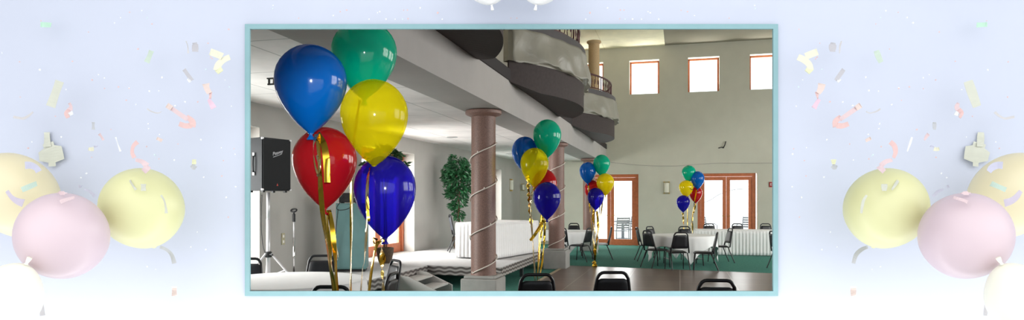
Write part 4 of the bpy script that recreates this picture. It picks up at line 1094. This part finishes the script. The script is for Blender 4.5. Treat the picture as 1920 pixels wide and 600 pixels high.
def paper(path, w, t, m, curl=.004, ph=0.0, tf=None):
    """strip of paper along pixel path (list of (px,py)), w: width or list"""
    pts = catmull([Vector((x, y, 0)) for x, y in path], 5); n = len(pts)
    ws = w if isinstance(w, (list, tuple)) else [w, w]
    q = []; sd = []
    for i, p in enumerate(pts):
        f = i / (n - 1); d = pts[min(i + 1, n - 1)] - pts[max(i - 1, 0)]; d.normalize()
        wi = ws[0] + (ws[-1] - ws[0]) * f if len(ws) == 2 else ws[min(len(ws) - 1, int(f * (len(ws) - 1) + .5))]
        tt = (tf(p.x, p.y) if tf else t) + curl * math.sin(f * 5 + ph)
        k = tt / F; q.append(P(p.x, p.y, tt)); u = RIGHT * (-d.y) + UP * (-d.x)
        sd.append(u * (wi / 2 * k) + FWD * .002 * math.sin(f * 4 + ph))
    return MB().strip(q, sd, .0005, FWD * -1)
def mirp(path, mi): return [(MIR - x, y) for x, y in path] if mi else path
def sphere_t(cx, cy, rpx, t):
    r = rpx * t / F
    def f(x, y):
        d2 = ((x - cx) * t / F) ** 2 + ((y - cy) * t / F) ** 2
        return t - math.sqrt(max(0, (r * 1.0) ** 2 - d2)) - .0035
    return f
PIECES = [ # name, description, [(path, width, colour)], t or balloon, label fragment
 ('confetti_piece', 'mint green rectangle of confetti high on the blue wall', [([(76, 46), (96, 47)], 9, 'mint')], 2.15),
 ('confetti_ribbon', 'cream zigzag confetti ribbon beside the upper frame corner', [([(394, 97), (405, 101), (417, 106)], 13, 'cream'), ([(431, 107), (420, 112), (410, 121), (407, 132)], [11, 13], 'cream'), ([(408, 128), (414, 136)], [14, 11], 'yellow')], 2.1),
 ('confetti_piece', 'grey-brown five-cornered confetti piece near the cream zigzag', [([(365, 80), (366, 88), (366, 97)], [9, 13, 11], 'brown')], 2.14),
 ('confetti_sliver', 'thin grey curved confetti sliver beside the grey-brown piece', [([(349, 77), (352, 86), (353, 100)], 2.4, 'beige')], 2.14),
 ('confetti_strip', 'slanted grey-brown confetti strip with a white tip', [([(345, 130), (352, 140), (360, 151)], 7.5, 'brown'), ([(352, 148), (357, 154)], 5, 'white')], 2.12),
 ('confetti_strip', 'short pale green slanted confetti strip', [([(284, 95), (280, 106), (275, 117)], 10, 'green')], 2.13),
 ('confetti_strip', 'broad pale olive slanted confetti strip', [([(112, 152), (104, 175), (95, 200)], 17, 'olive')], 2.1),
 ('confetti_ribbon', 'folded salmon confetti ribbon', [([(313, 197), (322, 203)], 10, 'peach'), ([(320, 202), (340, 216), (352, 224)], 8.5, 'rose'), ([(350, 219), (361, 228), (360, 238)], [9, 12], 'salmon'), ([(336, 232), (348, 236), (359, 235)], [9, 11], 'salmon')], 2.1),
 ('confetti_ribbon', 'twisted pink confetti ribbon below the cream zigzag', [([(386, 157), (388, 166), (393, 175)], [14, 9], 'peach'), ([(395, 172), (394, 185)], [7, 3], 'salmon'), ([(391, 186), (396, 194), (401, 203)], [6, 11], 'pink')], 2.1),
 ('confetti_ribbon', 'crumpled pink confetti curl above the yellow balloons', [([(130, 193), (133, 200), (131, 206)], [5, 10], 'rose'), ([(131, 205), (124, 212), (128, 221)], [9, 6], 'salmon'), ([(129, 215), (137, 211)], [6, 8], 'white')], 2.1),
 ('confetti_sliver', 'long beige curved confetti sliver near the outer edge', [([(25, 219), (35, 221), (44, 222), (54, 217), (62, 210)], [5, 4], 'beige')], 2.13),
 ('confetti_ribbon', 'curly salmon confetti ribbon hanging over the round yellow balloon', [([(258, 266), (250, 274), (248, 286), (252, 296)], [9, 7], 'salmon'), ([(254, 300), (266, 303), (276, 311)], [6, 11], 'rose'), ([(279, 311), (275, 316), (269, 322)], [12, 10], 'rose')], 1.86),
 ('confetti_piece', 'large pale olive kite of confetti above the orange balloon', [([(88, 248), (89, 275)], [11, 14], 'olive'), ([(90, 268), (96, 290), (98, 312)], [22, 46, 12], 'olive')], 2.19),
 ('confetti_stick', 'thin white slanted confetti stick', [([(217, 257), (221, 270), (226, 284)], 3, 'white')], 2.13),
 ('confetti_piece', 'small narrow grey confetti piece', [([(175, 229), (175, 243)], 6, 'grey')], 2.14),
 ('confetti_strip', 'curved lilac confetti strip high on the yellow-orange balloon', [([(47, 310), (58, 310), (68, 315), (73, 322)], [14, 11], 'lav')], (30, 366, 84, 2.02)),
 ('confetti_strip', 'straight aqua confetti strip on the yellow-orange balloon', [([(41, 356), (55, 350), (69, 344)], 9.5, 'teal')], (30, 366, 84, 2.02)),
 ('confetti_strip', 'curved lilac confetti strip low on the yellow-orange balloon', [([(13, 358), (22, 370), (32, 377), (44, 381)], [7, 15], 'purple')], (30, 366, 84, 2.02)),
 ('confetti_piece', 'small rose confetti lozenge on top of the pink balloon', [([(107, 362), (116, 362), (126, 362)], [2, 7, 2], 'rose')], (118, 443, 90.5, 1.76)),
 ('confetti_strip', 'rose slanted confetti strip on top of the pink balloon', [([(113, 379), (122, 375), (140, 370)], [7, 5], 'rose')], (118, 443, 90.5, 1.76)),
 ('confetti_strip', 'greyish slanted confetti strip on the side of the pink balloon', [([(66, 433), (61, 441), (55, 451)], 4, 'teal')], (118, 443, 90.5, 1.76)),
 ('confetti_strip', 'dull lilac confetti strip between the pink and the yellow balloon', [([(158, 355), (168, 359), (178, 368)], [3, 7], 'lav'), ([(147, 349), (153, 350)], 5, 'lav')], 2.1),
 ('confetti_piece', 'grey lozenge of confetti with a lemon square above it', [([(357, 312), (363, 313), (369, 313)], [4, 10, 4], 'grey'), ([(364, 299), (364, 308)], [9, 7], 'yellow')], 2.13),
 ('confetti_sliver', 'faint olive curved confetti sliver above the yellow balloon', [([(276, 204), (284, 209), (296, 212), (303, 209)], [3, 1.5], 'beige')], 2.14),
 ('confetti_piece', 'peach confetti chip above the lemon and grey pieces', [([(294, 259), (304, 264)], 6, 'peach')], 2.13),
 ('confetti_strip', 'narrow pink slanted confetti strip above the white curl', [([(186, 251), (190, 256), (194, 263)], [6, 4], 'rose')], 2.13),
 ('confetti_curl', 'creamy white confetti curl beside the curly salmon ribbon', [([(166, 279), (171, 280), (176, 279)], [6, 8], 'cream'), ([(176, 275), (183, 274)], 3, 'lav')], 2.13),
 ('confetti_piece', 'blurred pale pink confetti chip low on the wall', [([(327, 537), (327, 555)], 10, 'peach')], 2.12),
 ('confetti_strip', 'grey tail of ribbon curving below the round yellow balloon', [([(300, 463), (312, 468), (322, 478), (327, 494)], [6, 8], 'grey')], 2.1),
 ('confetti_strip', 'grey dangling ribbon below the pink balloon', [([(66, 512), (70, 530), (75, 555), (80, 592)], [8, 9], 'beige')], 1.9),
 ('confetti_sliver', 'faint grey curved sliver on the round yellow balloon', [([(302, 366), (308, 376), (311, 390), (312, 400)], [4, 5], 'olive')], (267, 391, 81, 1.97)),
 ('confetti_piece', 'faint grey confetti chip high on the round yellow balloon', [([(269, 345), (269, 358)], [11, 9], 'olive')], (267, 391, 81, 1.97)),
 ('confetti_strip', 'faint grey confetti strip high on the round yellow balloon', [([(243, 338), (248, 346), (255, 356)], [5, 4], 'olive')], (267, 391, 81, 1.97)),
]
for mi in (False, True):
    sd = 'right' if mi else 'left'
    for nm, lab, segs, tt in PIECES:
        if isinstance(tt, tuple):
            cx, cy, rp, t0 = tt; tf = sphere_t(MIR - cx if mi else cx, cy, rp, t0); curl = .0
        else: tf = None; curl = .003; t0 = tt
        mbs = [paper(mirp(p, mi), w, t0 - .002 * k, c, curl, k, tf) for k, (p, w, c) in enumerate(segs)]
        c0 = sum(mbs[0].v, Vector()) / len(mbs[0].v)
        label = lab + ', %s of the teal frame' % sd
        if len(segs) == 1:
            o = mbs[0].build(nm, CM[segs[0][2]], loc=c0); tag(o, label, 'confetti')
        else:
            th = thing(nm, label, 'confetti', c0)
            for k, b in enumerate(mbs):
                b.v = [v - c0 for v in b.v]; b.build('folded_strip' if k else 'main_strip', CM[segs[k][2]], th)
        
DOTS = {'pink': [(243, 23), (285, 45), (429, 55), (390, 81), (166, 60), (259, 92), (37, 116), (136, 115), (173, 150), (237, 188), (371, 191), (398, 110), (242, 166), (208, 243), (104, 218), (334, 270), (172, 295), (53, 278), (298, 298), (419, 301), (416, 330), (428, 407), (38, 182), (196, 166), (560, 34), (638, 22), (650, 19), (757, 19), (764, 19), (765, 35), (958, 34), (821, 24), (77, 39), (395, 107), (275, 275), (222, 163), (439, 279)],
        'white': [(266, 20), (226, 33), (215, 43), (4, 99), (185, 140), (124, 168), (304, 145), (242, 165), (280, 171), (298, 170), (255, 196), (347, 191), (328, 198), (422, 150), (434, 199), (278, 232), (279, 241), (299, 252), (377, 262), (415, 277), (152, 333), (162, 325), (115, 257), (327, 300), (441, 289), (382, 332), (442, 350), (424, 370), (358, 463), (370, 435), (276, 500), (292, 505), (512, 10), (625, 29), (692, 36), (712, 22), (708, 24), (788, 15), (741, 36), (829, 36), (724, 36), (75, 131), (196, 146), (60, 266), (386, 468)],
        'cyan': [(276, 33), (430, 163), (386, 130), (290, 290), (292, 292), (755, 36), (511, 16)]}
def fleck_mesh(name, m, seed):
    rn = random.Random(seed); n = 7; poly = []
    for k in range(n):
        a = 2 * PI * k / n; r = .0042 * rn.uniform(.5, .9); poly.append((r * math.cos(a), r * math.sin(a) * .8))
    mb = MB(); f = [(x, -.0006 - .12 * abs(x), z) for x, z in poly]; b = [(x, .0002 - .12 * abs(x), z) for x, z in poly]
    mb.add(f + b, [tuple(range(n)), tuple(range(2 * n - 1, n - 1, -1))] + [(i, (i + 1) % n, n + (i + 1) % n, n + i) for i in range(n)])
    return mb.build(name, m)
rn = random.Random(11)
for cname, mt in (('pink', CM['salmon']), ('white', CM['white']), ('cyan', CM['cyan'])):
    protos = [fleck_mesh('confetti_fleck', mt, k * 3 + len(cname)) for k in range(3)]; used = [False] * 3; i = 0
    word = {'pink': 'pink', 'white': 'white', 'cyan': 'icy blue'}[cname]
    for mi in (False, True):
        for (x, y) in DOTS[cname]:
            topb = 460 < x < 964
            k = i % 3; i += 1
            o = protos[k] if not used[k] else protos[k].copy()
            if used[k]: COL.objects.link(o)
            used[k] = True
            o.location = P(MIR - x if mi else x, y, 2.17 + rn.uniform(-.02, .02))
            o.rotation_euler = (rn.uniform(-.3, .3), rn.uniform(0, 6), TH + rn.uniform(-.3, .3)); s = rn.uniform(.75, 1.15) * (1.5 if (x, y) in ((821, 24), (75, 131)) else 1)
            o.scale = (s, s, s)
            if topb: tag(o, 'tiny %s confetti fleck on the pale blue wall above the teal frame' % word, 'confetti', 'tiny %s flecks above the frame' % word)
            else: tag(o, 'tiny %s confetti fleck on the pale blue wall %s of the teal frame' % (word, 'right' if mi else 'left'), 'confetti', 'tiny %s flecks %s of the frame' % (word, 'right' if mi else 'left'))

# ------------------------------------------------------------------ light
w = bpy.data.worlds.new('sky'); S.world = w; w.use_nodes = True
bg = w.node_tree.nodes['Background']; bg.inputs['Color'].default_value = (.97, .985, 1, 1); bg.inputs['Strength'].default_value = 2.12

def area(name, loc, direction, sx, sy, power, col=(1, 1, 1), spread=PI):
    l = bpy.data.lights.new(name, 'AREA'); l.shape = 'RECTANGLE'; l.size = sx; l.size_y = sy; l.energy = power; l.color = col; l.spread = spread
    o = bpy.data.objects.new(name, l); COL.objects.link(o); o.location = loc
    d = Vector(direction).normalized()
    if abs(d.z) > .95: q = d.to_track_quat('-Z', 'Y')
    else:
        z = -d; x = Vector((0, 0, 1)).cross(z).normalized(); y = z.cross(x); q = Matrix((x, y, z)).transposed().to_quaternion()
    o.rotation_euler = q.to_euler(); return o
for a, b in RWN: area('daylight', (XR + .5, (a + b) / 2, 2.6), (-1, 0, .0), 4.2, 3.4, 400, (1, .965, .93))
for h in LH[:2]: area('daylight', (XL0 - 1.0, (h[0] + h[1]) / 2 - .9, 1.7), (1, .75, -.15), 2.6, 2.2, 540, (1, .98, .95))
area('daylight', (-5.35 - 1.1, (LH[2][0] + LH[2][1]) / 2 - .9, 1.7), (1, .75, -.15), 2.4, 2.2, 280, (1, .98, .95))
for d in dr: area('daylight', ((d[0] + d[1]) / 2, YB + .7, 1.3), (0, -1, -.1), 2.2, 2.4, 95, (1, .98, .96))
for q in cw: area('daylight', ((q[0] + q[1]) / 2, YB + .7, zw0 - .55), (0, -.55, .8), 1.2, 1.0, 150, (1, .96, .9))
# added uplight, unseen below the picture, fades the pale blue wall to white
area('added_uplight', fw(0, 2.02, .84), FWD * .35 + UP, 5.2, .08, 13, (1, .99, .97))
# camera flash
l = bpy.data.lights.new('flash', 'SPOT'); l.energy = 430; l.spot_size = math.radians(18.5); l.spot_blend = .7; l.shadow_soft_size = .03
o = bpy.data.objects.new('flash', l); COL.objects.link(o); o.location = Vector((0, 0, EYE)) + UP * .12 + RIGHT * .02
tgt = P(668, 285, 3.7); o.rotation_euler = (tgt - o.location).to_track_quat('-Z', 'Y').to_euler()

# ------------------------------------------------------------------ camera and view
cam = bpy.data.cameras.new('camera'); cam.sensor_width = 36; cam.sensor_fit = 'HORIZONTAL'; cam.lens = 36 * F / 1920; cam.shift_y = 77 / 1920; cam.clip_start = .05; cam.clip_end = 200
co = bpy.data.objects.new('camera', cam); COL.objects.link(co); co.location = (0, 0, EYE); co.rotation_euler = (PI / 2, 0, TH); S.camera = co
S.view_settings.view_transform = 'Standard'; S.view_settings.look = 'None'; S.view_settings.exposure = 0; S.view_settings.gamma = 1; S.view_settings.use_curve_mapping = False
S.cycles.use_denoising = True
S.cycles.max_bounces = 10; S.cycles.diffuse_bounces = 6; S.cycles.transparent_max_bounces = 16; S.cycles.caustics_reflective = False; S.cycles.caustics_refractive = False
S.cycles.sample_clamp_indirect = 6
